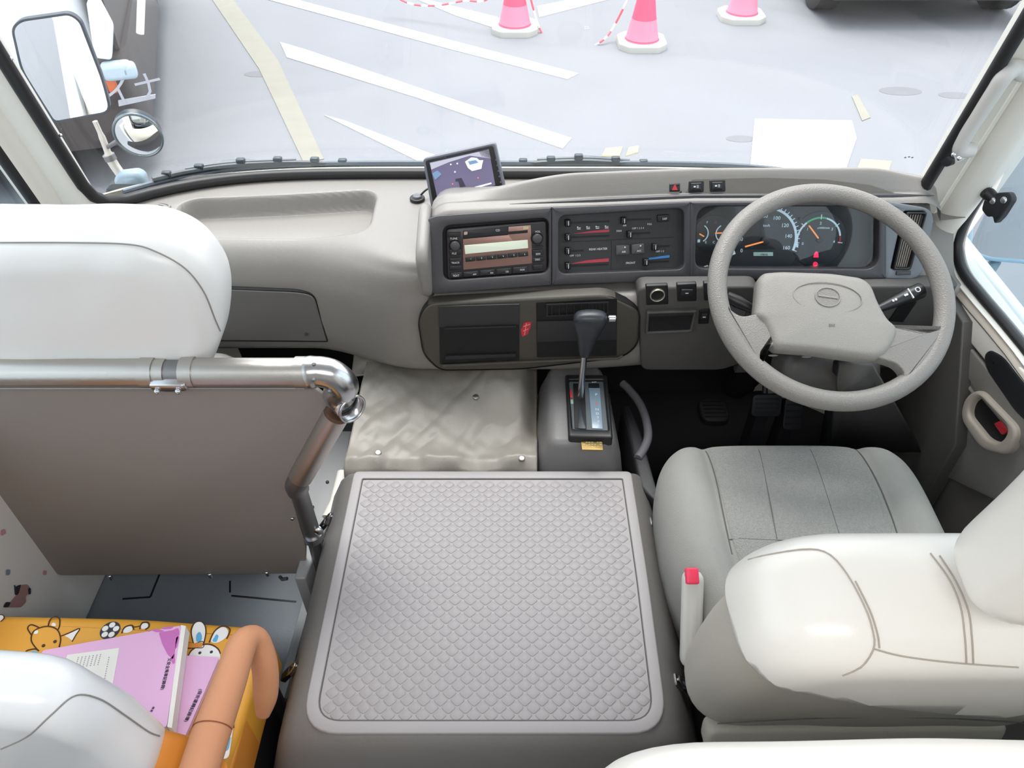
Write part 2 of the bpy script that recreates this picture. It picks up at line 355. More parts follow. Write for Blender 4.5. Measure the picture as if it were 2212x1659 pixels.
# A pillars: cross-section swept up the rake
def pillar(s, nm, cs, m=CREAM):
    f = lambda u, v: V((s*cs[round(u*(len(cs)-1))][0], cs[round(u*(len(cs)-1))][1]-.25*(v*1.25-.06), .68+v*1.25-.03))
    return struct(nm, grid(len(cs), 8, f), m, solid=0, angle=50)
pillar(-1, 'trim_4', [(.862, 1.44), (.858, 1.418), (.866, 1.405), (.885, 1.398), (.905, 1.395), (.915, 1.40), (.922, 1.392), (.930, 1.385), (.932, 1.37), (.938, 1.362), (.96, 1.362), (.99, 1.40), (.93, 1.47), (.88, 1.46)])
pr = pillar(1, 'trim_5', [(.835, 1.455), (.832, 1.428), (.842, 1.424), (.860, 1.420), (.872, 1.414), (.878, 1.408), (.884, 1.412), (.888, 1.409), (.891, 1.415), (.895, 1.404), (.905, 1.396), (.916, 1.390), (.928, 1.386), (.94, 1.39), (.99, 1.42), (.93, 1.49), (.86, 1.48)])
# left side window
w2 = struct('window_2', join(box(-.962, -.957, -1.1, 1.36, .66, 1.72)), TINT, smooth=False)
mk('rubber_seal', tube([V((-.945, 1.372-.25*h, .70+h)) for h in (1.1, .8, .5, .2, .0)]+[V((-.945, 1.36, .672)), V((-.945, 1.2, .665)), V((-.945, .3, .665)), V((-.945, -.1, .665))], .012, 10), SEALM, w2)
mk('sill', box(-.955, -.925, -1.4, 1.36, .625, .662), CREAM2, w2, bevel=.008)
# right door: window, frame, panel
DP = Pl((.93, 0, 0), (0, -1, 0), (0, 0, 1))
d1 = struct('door_1', join(box(.935, .965, .25, 1.40, .05, .60)), mat('door_panel_grey', '#6f6b68', .55, bump=.2, scale=600), bevel=.01)
w3 = struct('window_3', box(.960, .964, -1.1, 1.37, .60, 1.72), TINT, smooth=False)
def doorline(off, x, pts): return catmull([atx(a+off[0], b+off[1], x) for a, b in pts], 60)
LN = [(2212, 268), (2175, 325), (2130, 402), (2098, 452), (2075, 500), (2068, 545), (2080, 590), (2118, 640), (2165, 695), (2212, 752)]
def ext(P): # carry the line on beyond the frame, up the rake and back along the belt
    a = P[0]; b = P[-1]; up = (P[0]-P[3]).normalized(); bk = V((0, -1, 0)); L = [a+up*t for t in (.9, .6, .3, .1)]; R = [V((b.x, b.y-t, b.z)) for t in (.15, .4, .8, 1.3)]
    return L+P+R
mk('rubber_seal', tube(ext(doorline((0, 0), .945, LN)), .011, 10), SEALM, w3)
mk('seal_lip', tube(ext(doorline((10, -3), .952, LN)), .006, 8), STEEL, w3)
def band(name, o1, o2, x1, x2, m, parent):
    A = ext(doorline(o1, x1, LN)); B = ext(doorline(o2, x2, LN)); n = len(A)
    return mk(name, grid(n, 3, lambda u, v: A[round(u*(n-1))].lerp(B[round(u*(n-1))], v)+V((-.006*sin(pi*v), 0, 0))), m, parent, solid=.012)
band('frame_inner', (-8, 4), (-26, 8), .936, .925, CREAM, w3)
band('frame_outer', (-26, 8), (-45, 14), .925, .922, CREAM2, w3)
# cream upper panel of the door between the frame and the grey lower panel
UP = [(1905, 590), (1945, 600), (1990, 603), (2010, 560), (2030, 560), (2062, 620), (2110, 680), (2160, 735), (2240, 820), (2240, 905), (2180, 830), (2120, 760), (2075, 705), (2040, 690), (1990, 655), (1950, 625), (1905, 610)]
mk('upper_panel', prism(DP, DP.hits(UP), -.02, .010, .006), CREAM, d1)
mk('corner_panel', prism(DP, DP.hits([(2010, 430), (2045, 420), (2060, 470), (2035, 560), (2060, 640), (2010, 640)]), -.03, .0, .004), CREAM, d1)
LP = [(1990, 668), (2040, 700), (2075, 722), (2115, 770), (2180, 850), (2240, 930), (2240, 1110), (2150, 1080), (2085, 1050), (2030, 1020), (1960, 930), (1900, 830), (1900, 660)]
mk('lower_panel', prism(DP, DP.hits(LP), -.01, .006, .005), mat('door_lower_grey', '#7a7672', .55, bump=.3, scale=700, var=.03), d1)
DGP = MATS['door_lower_grey']
mk('panel_rib', prism(DP, rnd(DP.hits([(2062, 745), (2080, 728), (2098, 742), (2240, 912), (2240, 990), (2120, 850)]), .012), .004, .011, .004), DGP, d1)
mk('panel_rib', tube([DP.at(*DP.hit(a, b), .006) for a, b in ((2052, 775), (2085, 815), (2112, 852))], .004, 8), DGP, d1)
mk('pull_recess', prism(DP, rnd(DP.hits([(2112, 865), (2138, 852), (2205, 925), (2185, 965), (2150, 960), (2105, 900)]), .02), .006, .0085), BLK2, d1)
mk('pull_frame', ring(DP, rnd(DP.hits([(2104, 860), (2135, 838), (2225, 930), (2200, 985), (2140, 970), (2096, 905)]), .025, 6), rnd(DP.hits([(2118, 870), (2138, 855), (2205, 928), (2186, 958), (2155, 950), (2112, 897)]), .018, 6), .004, .022, .006), CREAM2, d1)
mk('window_switch', prism(DP, rnd(DP.hits([(2160, 915), (2175, 908), (2192, 930), (2178, 940)]), .004), .008, .013, .002), RED, d1)
mk('armrest_pocket', pillow(DP, rnd(DP.hits([(2135, 765), (2150, 752), (2180, 765), (2240, 840), (2240, 925), (2205, 895), (2140, 800)]), .02, 6), .012, .010), SOFTBLK, d1)
mk('screw', disc(DP, DP.hit(2146, 782, .012), .004, .010, .015, 12), BLK, d1)
mk('door_sill', prism(FLAT(.1), FLAT(.1).hits([(2025, 1030), (2060, 1050), (2130, 1055), (2150, 1078), (2110, 1080), (2070, 1066)]), 0, .012, .003), CREAM2, d1)
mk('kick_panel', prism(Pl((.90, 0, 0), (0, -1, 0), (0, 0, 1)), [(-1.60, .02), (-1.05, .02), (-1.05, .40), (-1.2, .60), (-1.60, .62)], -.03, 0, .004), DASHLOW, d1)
# printed stickers on the left wall
WPl = Pl((-.949, 0, 0), (0, 1, 0), (0, 0, 1))
def wsticker(name, pts, m, h=.0012, r=.004): return mk(name, prism(WPl, rnd(WPl.hits(pts), r, 4), 0, h), m, wl, smooth=False)
brn = mat('print_brown', '#a07a78', .6)
wsticker('printed_pony', [(15, 1312), (22, 1300), (36, 1284), (32, 1272), (40, 1264), (58, 1262), (64, 1270), (62, 1282), (54, 1288), (56, 1300), (44, 1312)], brn)
wsticker('printed_mane', [(30, 1262), (32, 1268), (44, 1262), (38, 1284), (32, 1286)], PRBLK, .0018)
wsticker('printed_tail', [(6, 1312), (12, 1300), (22, 1301), (16, 1312)], PRBLK, .0018)
wsticker('printed_nose', [(59, 1270), (65, 1270), (65, 1284), (60, 1284)], PRBLK, .0018)
wsticker('printed_flower', [(92, 1232), (100, 1232), (100, 1242), (92, 1242)], mat('print_rose', '#c08a92', .6))
wsticker('printed_leaf', [(12, 1230), (22, 1230), (20, 1242), (12, 1243)], mat('print_grey_blue', '#7f8494', .6))
wsticker('printed_bow', [(0, 1146), (10, 1142), (12, 1152), (2, 1158)], MATS['print_rose'])
# ================================================================ DASHBOARD
dash = thing('dashboard', 'grey moulded dashboard spanning the cab under the windscreen, with charcoal instrument binnacle', 'dashboard', (0, 1.35, .38))
def yf(x):
    t = sstep(-.46, -.20, x); y = lerp(1.318, 1.246, t); return y+.03*sstep(.36, .5, x)
def prof(x):
    w = wy(x)-.012; f = yf(x); rr = lerp(.10, .05, sstep(-.4, -.15, x)); zt = .700+.018*(abs(x)/.85)**5
    zb = lerp(.40, .43, sstep(.1, .5, x))
    k = sstep(-.172, -.158, x)
    pts = [(w, zt+.004), (w-.03, zt+.003), ((w+f)/2+.04, zt+.002), (f+rr, zt-.004), (f+rr*.35, zt-.030), (f+.006, zt-.085), (f, zt-.15), (f+.004, zb+.06), (f+.02, zb+.015), (f+.07, zb), (f+.24, zb-.01)]
    low = [(w, zt+.004), (w-.03, zt+.003), ((w+f)/2+.06, zt-.002), (f+.14, zt-.015), (f+.115, zt-.045), (f+.06, .628), (f+.004, .612), (f+.002, zb+.08), (f+.02, zb+.015), (f+.07, zb), (f+.24, zb-.01)]
    return [V((x, lerp(a, c, k), lerp(b, d, k))) for (a, b), (c, d) in zip(pts, low)]
TR = (-.715, -.300, 1.378, 1.562)  # tray recess
def body(u, v):
    x = lerp(-.93, .93, u); return BODY[round(u*(NU-1))][round(v*(NV-1))]
NU, NV = 420, 250
BODY = []
for i in range(NU):
    x = lerp(-.93, .93, i/(NU-1)); C = catmull(prof(x), NV); row = []
    for p in C:
        if p.z > .66 and p.y > 1.33:
            yfar = lerp(1.490, 1.545, (p.x+.728)/.423); cx, cy = (TR[0]+TR[1])/2, (TR[2]+yfar)/2; hx, hy = (TR[1]-TR[0])/2, (yfar-TR[2])/2; rc = .04
            qx, qy = abs(p.x-cx)-hx+rc, abs(p.y-cy)-hy+rc
            d = sqrt(max(qx, 0)**2+max(qy, 0)**2)+min(max(qx, qy), 0)-rc
            soft = .010 if p.y > cy else .018
            p = p-V((0, 0, .046*sstep(soft*.3, -soft, d)))
        row.append(p)
    BODY.append(row)
mk('dash_body', grid(NU, NV, body), DASH, dash, angle=80)
# face planes of the binnacle
A = Pl((-.162, 1.235, .644), (.525, .05, -.004), (0, .40, .915))
B = Pl((.363, 1.285, .640), (1, .008, -.001), (0, .40, .915))
CP = Pl((0, 1.238, .52), (1, .0, 0), (0, -.02, 1))   # lower centre face
# binnacle shell
bn = []
def hood(u, v): return HD[round(u*(HU-1))][round(v*(HV-1))]
HU, HV = 90, 30; HD = []
tl = [(912, 560), (915, 490), (930, 468), (1000, 462), (1200, 447), (1490, 437), (1700, 434), (1900, 434), (1985, 436), (2018, 452), (2021, 520)]
def topA(x): # top edge of the bezel as a function of x, taken on the face planes
    if x < .363: s = (x+.162)/A.u.x; return A.at(s, .158 - .0*s)
    return B.at((x-.363)/B.u.x, .158)
for i in range(HU):
    u = i/(HU-1); x = lerp(-.162, .868, u)
    p0 = topA(x)
    el = 1-abs((u-.5)*2)**14*0
    k = sstep(-.12, .14, x)*(1-sstep(.70, .868, x)*.75)      # how far the brow stands up
    dz = .034*k
    endd = .05*(1-sqrt(max(0, 1-max(0, (.045-(x+.162))/.045)**2)))+.05*(1-sqrt(max(0, 1-max(0, (.05-(.868-x))/.05)**2)))
    P = [p0+V((0, -.001, -.004-endd)), p0+V((0, .006, .002-endd)), p0+V((0, .022, .006-endd)), p0+V((0, .026, .008-endd+dz*.15)), p0+V((0, .040, .010-endd+dz*.98)), p0+V((0, .050, .012-endd+dz)), p0+V((0, .072, .004-endd+dz*.75)),
         V((x, lerp(p0.y+.07, wy(x)-.06, .55), lerp(p0.z, .72, .55)-endd*.5)), V((x, wy(x)-.045, .708)), V((x, wy(x)-.03, .690))]
    HD.append(catmull(P, HV))
mk('binnacle_hood', grid(HU, HV, hood), DASH, dash, angle=75)
# brow band (facing the driver) carrying the three switches
Bp = Pl(topA(.6)+V((0, .0265, .010)), (1, .008, 0), (0, .42, .90))
def prm(pl, pts, r, h0, h1, bev, m, name, parent, n=5): return mk(name, prism(pl, rnd(pl.hits(pts, h1), r, n), h0, h1, bev), m, parent)
# bezel: frame A round radio and heater, frame B round gauges and vent
def frm(pl, outer, ro, inner, ri, h0, h1, bev, m, name, parent, n=8):
    return mk(name, ring(pl, rnd(pl.hits(outer, h1), ro, n), rnd(pl.hits(inner, h1), ri, n), h0, h1, bev), m, parent)
Ao = [(912, 640), (1195, 618), (1195, 453), (908, 475)]
frm(A, [(909, 637), (1192, 617), (1192, 448), (912, 468)], [.035, .001, .001, .035], [(958, 607), (1186, 590), (1186, 470), (956, 488)], [.018, .018, .018, .018], -.07, .004, .003, BEZ, 'radio_bezel', dash)
frm(A, [(1192, 617), (1492, 606), (1492, 436), (1192, 448)], .001, [(1207, 592), (1478, 582), (1478, 450), (1207, 467)], .016, -.07, .004, .003, BEZ, 'heater_bezel', dash)
frm(B, [(1490, 606), (1914, 602), (1914, 434), (1490, 436)], .001, [(1502, 580), (1898, 582), (1900, 446), (1506, 446)], [.02, .03, .03, .03], -.07, .004, .003, BEZ, 'gauge_bezel', dash)
frm(B, [(1912, 602), (1992, 604), (2022, 452), (1912, 434)], [.001, .03, .03, .001], [(1924, 582), (1962, 582), (1999, 456), (1952, 456)], .006, -.07, .004, .003, mat('bezel_grey', '#6b7076', .4, bump=.1, scale=800), 'vent_bezel', dash)
mk('end_cap', pillow(Pl((-.170, 1.29, .71), (0, 1, .3), (0, -.3, 1)), rrect(0, 0, .16, .135, .04), .012, .010), DASH, dash)
mk('brow_panel', prism(Bp, rnd(Bp.hits([(1170, 436), (1250, 414), (1350, 398), (1500, 386), (1650, 382), (1780, 386), (1880, 398), (1945, 420), (1900, 427), (1600, 424), (1300, 431)], .003), .006, 4), -.012, .003, .002), mat('brow_taupe', '#625e59', .5, bump=.2, scale=800), dash)
# the dark ledge between brow and bezel
mk('ledge', tube([topA(x)+V((0, .014, .004)) for x in [lerp(.0, .84, k/30) for k in range(31)]], [.0005+.0045*min(1, k/6, (30-k)/3) for k in range(31)], 8), BEZ, dash)
# back plates
mk('radio_well', prism(A, A.hits([(940, 615), (1190, 597), (1190, 460), (940, 480)], -.03), -.05, -.018), BLK2, dash)
# ---------------------------------------------------------------- car radio
rad = mk('car_radio', prism(A, rnd(A.hits([(966, 604), (1183, 587), (1181, 476), (963, 494)], -.006), .008), -.03, -.006, .003), mat('radio_dark', '#2a2529', .35), dash)
AR = A.off(-.006)
prm(AR, [(1001, 583), (1150, 569), (1147, 486), (1098, 490), (1098, 507), (1000, 517)], .002, 0, .0012, .0005, mat('copper_fascia', '#8e6f66', .3, .5), 'fascia', rad)
prm(AR, [(1000, 516), (1098, 508), (1098, 490), (1000, 499)], .002, 0, .0014, .0005, BLK, 'smoked_panel', rad)
prm(AR, [(1005, 549), (1141, 536), (1140, 518), (1003, 530)], .001, 0, .002, .0005, mat('lcd_pale', '#cfd6c4', .3, emit=.25), 'display', rad)
prm(AR, [(1001, 515), (1140, 503), (1140, 497), (1001, 509)], .001, 0, .0024, .0005, BLK2, 'disc_slot', rad)
for k in range(6):
    a = k/6; b = (k+.92)/6
    prm(AR, [(lerp(1006, 1143, a), lerp(566, 553, a)), (lerp(1006, 1143, b), lerp(566, 553, b)), (lerp(1005, 1142, b), lerp(556, 543, b)), (lerp(1005, 1142, a), lerp(556, 543, a))], .001, 0, .004, .001, BLK, 'preset_button', rad)
for k in range(4):
    a = k/4; b = (k+.9)/4
    prm(AR, [(lerp(1001, 1144, a), lerp(599, 589, a)), (lerp(1001, 1144, b), lerp(599, 589, b)), (lerp(1001, 1143, b), lerp(588, 575, b)), (lerp(1001, 1143, a), lerp(588, 575, a))], .001, 0, .004, .001, BLK, 'function_button', rad)
for L in ([(971, 552), (997, 550), (997, 538), (970, 540)], [(971, 584), (997, 582), (997, 573), (971, 575)], [(973, 600), (998, 598), (998, 588), (973, 590)], [(1150, 552), (1174, 550), (1173, 538), (1150, 540)], [(1150, 567), (1174, 565), (1174, 555), (1150, 557)], [(1152, 584), (1174, 582), (1173, 571), (1151, 573)], [(968, 513), (995, 511), (995, 501), (968, 503)], [(971, 570), (997, 568), (997, 556), (971, 558)], [(1150, 535), (1174, 533), (1173, 530), (1150, 532)]):
    prm(AR, L, .002, 0, .0035, .001, BLK, 'side_button', rad)
for (px, py) in ((983, 532), (1161, 516)):
    c = AR.hit(px, py, .01); mk('rotary_knob', prism(AR, circ(*c, .0098, 28), 0, .013, .003), mat('knob_dark', '#3c393c', .4), rad); mk('knob_ring', ring(AR, circ(*c, .0125, 28), circ(*c, .0102, 28), 0, .003, .001), BLK2, rad)
prm(AR, [(1002, 508), (1010, 507), (1010, 500), (1002, 501)], .002, 0, .003, .0005, mat('pale_badge', '#b9a39a', .5), 'media_mark', rad)
prm(AR, [(1130, 496), (1142, 495), (1142, 488), (1130, 489)], .001, 0, .003, .0005, mat('pale_yellow', '#c9b58c', .5), 'track_mark', rad)
for s, px, py, z in (('TUNE', 980, 515, .0055), ('FILE', 981, 547, .0055), ('TEXT', 985, 595, .0055), ('VOL', 1161, 500, .0055), ('TRACK', 984, 567, .005), ('SEEK', 1162, 548, .0048), ('DISC', 1161, 560, .0048), ('CD', 1075, 497, .006), ('AM', 1025, 592, .0045), ('FM', 1062, 589, .0045), ('CD', 1095, 586, .0045), ('AUX', 1128, 582, .0045)):
    text(s, AR, AR.hit(px, py), z, LABELW, rad, .0042)
for k in range(6): text(str(k+1), AR, AR.hit(lerp(1017, 1133, k/5), lerp(559, 548.5, k/5)), .0042, LABELW, rad, .0045)
# ---------------------------------------------------------------- heater panel
hp = mk('heater_panel', prism(A, A.hits([(1200, 598), (1486, 585), (1486, 445), (1200, 462)], -.014), -.03, -.014), GREYP, dash)
AH = A.off(-.014)
def slider(a, b, knob):
    mk('slider_slot', bar2(AH, AH.hit(*a), AH.hit(*b), .0036, 0, .0008), BLK2, hp)
    c = AH.hit(*knob, .01); mk('slider_knob', prism(AH, rrect(*c, .011, .014, .002), 0, .013, .003), BLK, hp)
    mk('knob_mark', prism(AH, rrect(c[0]+.0005, c[1], .0012, .009, .0003, 2), .013, .0134), LABELW, hp)
for a, b, k in (((1222, 482), (1316, 478), (1227, 482)), ((1222, 513), (1316, 509), (1227, 513)), ((1222, 543), (1261, 541), (1227, 543)), ((1222, 575), (1314, 571), (1227, 575)), ((1342, 475), (1407, 473), (1348, 477)), ((1355, 505), (1404, 503), (1361, 507)), ((1410, 533), (1446, 531), (1415, 534)), ((1390, 567), (1445, 564), (1396, 567))): slider(a, b, k)
def wedge(L, m): mk('heat_scale', prism(AH, AH.hits(L), 0, .001), m, hp, smooth=False)
wedge([(1237, 505), (1316, 501), (1316, 495), (1275, 499)], HRED); wedge([(1230, 570), (1315, 565), (1315, 558), (1270, 562)], HRED); wedge([(1400, 561), (1446, 556), (1446, 551), (1402, 557)], HBLUE)
for L in ([(1331, 552), (1360, 550), (1360, 529), (1331, 531)], [(1365, 550), (1393, 548), (1392, 526), (1364, 529)]):
    prm(AH, L, .002, 0, .006, .002, mat('switch_grey', '#4c4a4a', .45), 'push_button', hp); x = (L[0][0]+L[1][0])/2+3; mk('indicator', disc(AH, AH.hit(x, L[2][1]+4), .0015, .006, .0066, 10), LABELW, hp)
prm(AH, [(1421, 480), (1446, 478), (1445, 463), (1420, 465)], .002, 0, .005, .0015, BLK, 'push_button', hp)
for a, b in (((1215, 523), (1455, 512)), ((1321, 520), (1320, 582))): mk('panel_groove', bar2(AH, AH.hit(*a), AH.hit(*b), .001, 0, .0006), BLK2, hp)
for s, px, py, z in (('REAR HEATER', 1292, 538, .006), ('FRONT', 1362, 568, .006), ('OFF  1 2 3', 1242, 552, .005), ('OFF 1 2 3 4', 1378, 493, .005), ('FAN', 1337, 499, .0055), ('AIR', 1349, 487, .005), ('FULL', 1403, 484, .0045), ('OFF 1 2', 1425, 543, .005), ('A/C', 1379, 541, .0055), ('AIR', 1346, 543, .0055), ('DEF', 1434, 472, .0055)):
    text(s, AH, AH.hit(px, py), z, LABELW, hp, .0066 if s in ('A/C', 'DEF') or (s == 'AIR' and py == 543) else .001)
for k in range(4): # little air direction pictograms
    c = AH.hit(1250+20*k, 492.5-.8*k); mk('air_pictogram', join(disc(AH, (c[0]-.002, c[1]+.0015), .0016, 0, .0008, 8), bar2(AH, (c[0]-.003, c[1]-.002), (c[0]+.004, c[1]-.002), .0015, 0, .0008), bar2(AH, (c[0], c[1]+.0005), (c[0]+.004, c[1]+.001), .001, 0, .0008)), LABELW, hp, smooth=False)
# ---------------------------------------------------------------- instrument cluster
gc = mk('instrument_cluster', prism(B, B.hits([(1496, 592), (1908, 594), (1912, 438), (1498, 440)], -.03), -.05, -.03), mat('gauge_black', '#14181d', .4), dash)
G = B.off(-.03)
gface = mat('gauge_face', '#1b242c', .45)
def gauge(c, r, name='dial_face', n=40): mk(name, prism(G, circ(*c, r, n), 0, .002, .0008), gface, gc)
sp_c = G.hit(1650, 519); R = .078*1
gauge(sp_c, R); mk('dial_hub', disc(G, sp_c, .009, .002, .012, 24, .003), BLK, gc)
a0, a1 = radians(205), radians(-18)
mk('dial_scale', arc(G, sp_c, R*.80, R*.86, a0, a1, .002, .003, 60), GAUGEW, gc)
mk('dial_ticks', join(*[bar2(G, (sp_c[0]+R*.80*cos(a), sp_c[1]+R*.80*sin(a)), (sp_c[0]+R*.93*cos(a), sp_c[1]+R*.93*sin(a)), .0014, .002, .0033) for a in [lerp(a0, a1, k/32) for k in range(33)]]), GAUGEW, gc, smooth=False)
for k in range(9):
    a = lerp(a0, a1, k/8); text(str(k*20), G, (sp_c[0]+R*.63*cos(a), sp_c[1]+R*.63*sin(a)), .0105, GAUGEW, gc, .003)
text('km/h', G, G.hit(1655, 487), .007, GAUGEW, gc, .003)
e = G.hit(1606, 531); mk('needle', bar2(G, (sp_c[0]+(e[0]-sp_c[0])*.1, sp_c[1]+(e[1]-sp_c[1])*.1), e, .0028, .010, .012), NEEDLE, gc)
prm(G, [(1628, 553), (1670, 553), (1670, 545), (1628, 545)], .001, .002, .0035, .0004, mat('odometer_lcd', '#8fb3ad', .4, emit=.3), 'odometer', gc)
text('178542', G, G.hit(1649, 549.5), .0055, PRBLK, gc, .0040)
tc_ = G.hit(1767, 517); R2 = .048
gauge(tc_, R2*1.18)
mk('dial_scale', arc(G, tc_, R2*.88, R2*.95, radians(200), radians(130), .002, .003, 20), GAUGEW, gc)
mk('dial_scale', arc(G, tc_, R2*.88, R2*.95, radians(130), radians(75), .002, .003, 20), GREENE, gc)
mk('dial_scale', arc(G, tc_, R2*.88, R2*.95, radians(75), radians(10), .002, .003, 20), GAUGEW, gc)
mk('dial_scale', arc(G, tc_, R2*.88, R2*.95, radians(10), radians(-12), .002, .003, 20), HRED, gc)
for k, a in enumerate((195, 140, 90, 40, -8)): a = radians(a); mk('dial_tick', bar2(G, (tc_[0]+R2*.85*cos(a), tc_[1]+R2*.85*sin(a)), (tc_[0]+R2*1.05*cos(a), tc_[1]+R2*1.05*sin(a)), .0014, .002, .0033), GAUGEW, gc); text(str(k), G, (tc_[0]+R2*.68*cos(a), tc_[1]+R2*.68*sin(a)), .008, GAUGEW, gc, .003)
text('x1000r/min', G, G.hit(1778, 492), .0055, GAUGEW, gc, .003)
e = G.hit(1744, 486); mk('needle', bar2(G, (tc_[0]+(e[0]-tc_[0])*.12, tc_[1]+(e[1]-tc_[1])*.12), e, .0026, .008, .010), NEEDLE, gc); mk('dial_hub', disc(G, tc_, .006, .002, .010, 20, .002), BLK, gc)
g3 = G.hit(1538, 505); gauge(g3, .038)
for px, a, b, nd in ((1510, 60, -60, (1524, 513)), (1565, 120, 240, (1548, 503))):
    c = G.hit(px, 504); mk('dial_scale', arc(G, c, .017, .019, radians(a), radians(b), .002, .003, 20), GAUGEW, gc)
for a, b in (((1511, 505), (1521, 511)), ((1545, 504), (1560, 503))): mk('needle', bar2(G, G.hit(*a, .006), G.hit(*b, .006), .0026, .005, .0065), NEEDLE, gc)
for s, px, py, m in (('F', 1527, 480, GAUGEW), ('E', 1524, 523, GAUGEW), ('H', 1544, 481, HRED), ('C', 1541, 523, GAUGEW)): text(s, G, G.hit(px, py), .0065, m, gc, .003)
mk('fuel_mark', prism(G, rrect(*G.hit(1509, 520), .005, .006, .001), .002, .003), GAUGEW, gc)
wp = G.hit(1762, 549); mk('warning_lamp', join(disc(G, (wp[0], wp[1]+.003), .0028, .002, .004, 12), prism(G, [(wp[0]-.005, wp[1]-.006), (wp[0]+.005, wp[1]-.006), (wp[0]+.0035, wp[1]+.002), (wp[0]-.0035, wp[1]+.002)], .002, .004)), REDE, gc, smooth=False)
wp = G.hit(1760, 570); mk('warning_lamp', join(ring(G, circ(*wp, .0045, 16), circ(*wp, .003, 16), .002, .004), disc(G, wp, .0015, .002, .004, 8)), REDE, gc, smooth=False)
mk('reset_knob', disc(G, G.hit(1727, 472), .003, .002, .008, 14, .001), BLK, gc)
c9 = [G.hit(a, b, .012) for a, b in ((1502, 575), (1506, 583), (1518, 587), (1530, 580), (1528, 574), (1521, 577))]
mk('loose_ring', tube([G.at(x, y, .012) for x, y in c9], .0016, 8), LABELW, gc); text('G', G, G.hit(1526, 578, .014), .012, LABELW, gc, .014)
mk('cluster_lens', prism(B, B.hits([(1503, 580), (1898, 582), (1900, 446), (1506, 446)], -.010), -.011, -.010), LENS, gc, smooth=False)
# ---------------------------------------------------------------- side vent
vt = mk('air_vent', prism(B, B.hits([(1920, 586), (1966, 586), (2004, 452), (1948, 452)], -.03), -.05, -.03), BLK2, dash)
mk('vent_frame', ring(B, rnd(B.hits([(1926, 582), (1964, 582), (2000, 457), (1955, 457)]), .005, 5), rnd(B.hits([(1931, 577), (1961, 577), (1995, 462), (1958, 462)]), .004, 5), -.02, .008, .002), BLK, vt)
for k in range(7):
    t = (k+.5)/7; a = B.hit(lerp(1931, 1963, t), 576, -.005); b = B.hit(lerp(1958, 1996, t), 463, -.005)
    mk('slat', prism(B, [(a[0]-.0009, a[1]), (a[0]+.0009, a[1]), (b[0]+.0009, b[1]), (b[0]-.0009, b[1])], -.006, -.002), mat('vent_slat', '#8d8780', .4), vt, smooth=False)
prm(B, [(1936, 595), (1968, 594), (1968, 585), (1937, 586)], .002, .004, .0065, .001, BEZ, 'vent_shutter', dash)
# ---------------------------------------------------------------- brow switches
for i, (L, n_) in enumerate((([(1441, 419), (1474, 418), (1474, 391), (1442, 392)], 'hazard_switch'), ([(1487, 417), (1521, 415), (1521, 390), (1487, 391)], 'fog_switch'), ([(1533, 415), (1568, 414), (1567, 388), (1532, 389)], 'lamp_switch'))):
    s = prm(Bp, L, .003, -.012, .004, .002, BLK, n_, dash)
    cx = sum(q[0] for q in L)/4; cy = sum(q[1] for q in L)/4
    mk('switch_rocker', prism(Bp, rnd(Bp.hits([(cx-12, cy+10), (cx+12, cy+9), (cx+12, cy-9), (cx-12, cy-8)], .008), .002), .002, .008, .003), SOFTBLK, s)
    c = Bp.hit(cx, cy, .0085)
    if i == 0: mk('hazard_mark', prism(Bp, [(c[0]-.006, c[1]-.005), (c[0]+.006, c[1]-.005), (c[0], c[1]+.007)], .008, .0092), RED, s, smooth=False)
    else: mk('switch_mark', join(bar2(Bp, (c[0]-.005, c[1]), (c[0]-.001, c[1]), .003, .008, .009), *[bar2(Bp, (c[0]+.001, c[1]+q), (c[0]+.005, c[1]+q), .0008, .008, .009) for q in (-.002, 0, .002)]), LABELW, s, smooth=False)
# ---------------------------------------------------------------- lower centre: storage tray frame
So = [(903, 690), (925, 655), (1310, 636), (1382, 670), (1378, 745), (1345, 772), (1130, 797), (950, 800), (915, 765)]
def sc_(L, k, c=(1143, 717)): return [(c[0]+(a-c[0])*k, c[1]+(b-c[1])*k) for a, b in L]
stf = mk('storage_frame', prism(CP, rnd(CP.hits(So, .004), .02, 6), -.02, .006, .006), TAUPE, dash)
mk('frame_gap', ring(CP, rnd(CP.hits(sc_(So, 1.008), .002), .022, 6), rnd(CP.hits(sc_(So, .995), .002), .02, 6), -.02, .003), BLK2, stf)
C2 = CP.off(.006)
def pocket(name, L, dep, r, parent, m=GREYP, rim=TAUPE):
    """open box sunk look: flat black face, its colour standing in for inner shade"""
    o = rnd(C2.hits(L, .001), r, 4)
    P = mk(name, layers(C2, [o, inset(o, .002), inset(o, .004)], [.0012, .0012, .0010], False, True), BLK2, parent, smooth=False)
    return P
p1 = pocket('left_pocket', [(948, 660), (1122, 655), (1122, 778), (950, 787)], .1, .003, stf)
mk('pocket_lip', prism(C2, C2.hits([(948, 706), (1122, 700), (1122, 656), (948, 661)], .002), .0012, .004, .001), GREYP, p1)
mk('pocket_divider', prism(C2, C2.hits([(960, 711), (1115, 706), (1115, 703), (960, 708)], .006), .003, .008, .001), SOFTBLK, p1)
mk('pocket_tray', prism(C2, C2.hits([(962, 776), (1114, 770), (1114, 764), (962, 769)], .004), .0012, .006, .001), SOFTBLK, p1)
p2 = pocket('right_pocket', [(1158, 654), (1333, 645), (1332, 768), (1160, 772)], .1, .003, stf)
mk('outlet_grille', ring(C2, C2.hits([(1180, 684), (1315, 678), (1315, 652), (1180, 657)], .003), C2.hits([(1184, 681), (1311, 675), (1311, 655), (1184, 660)], .003), .001, .004), SOFTBLK, p2, smooth=False)
for k in range(8): x = 1192+16*k; mk('grille_bar', bar2(C2, C2.hit(x, 682-.04*(x-1180), .003), C2.hit(x, 660-.04*(x-1180), .003), .0015, .001, .004), SOFTBLK, p2)
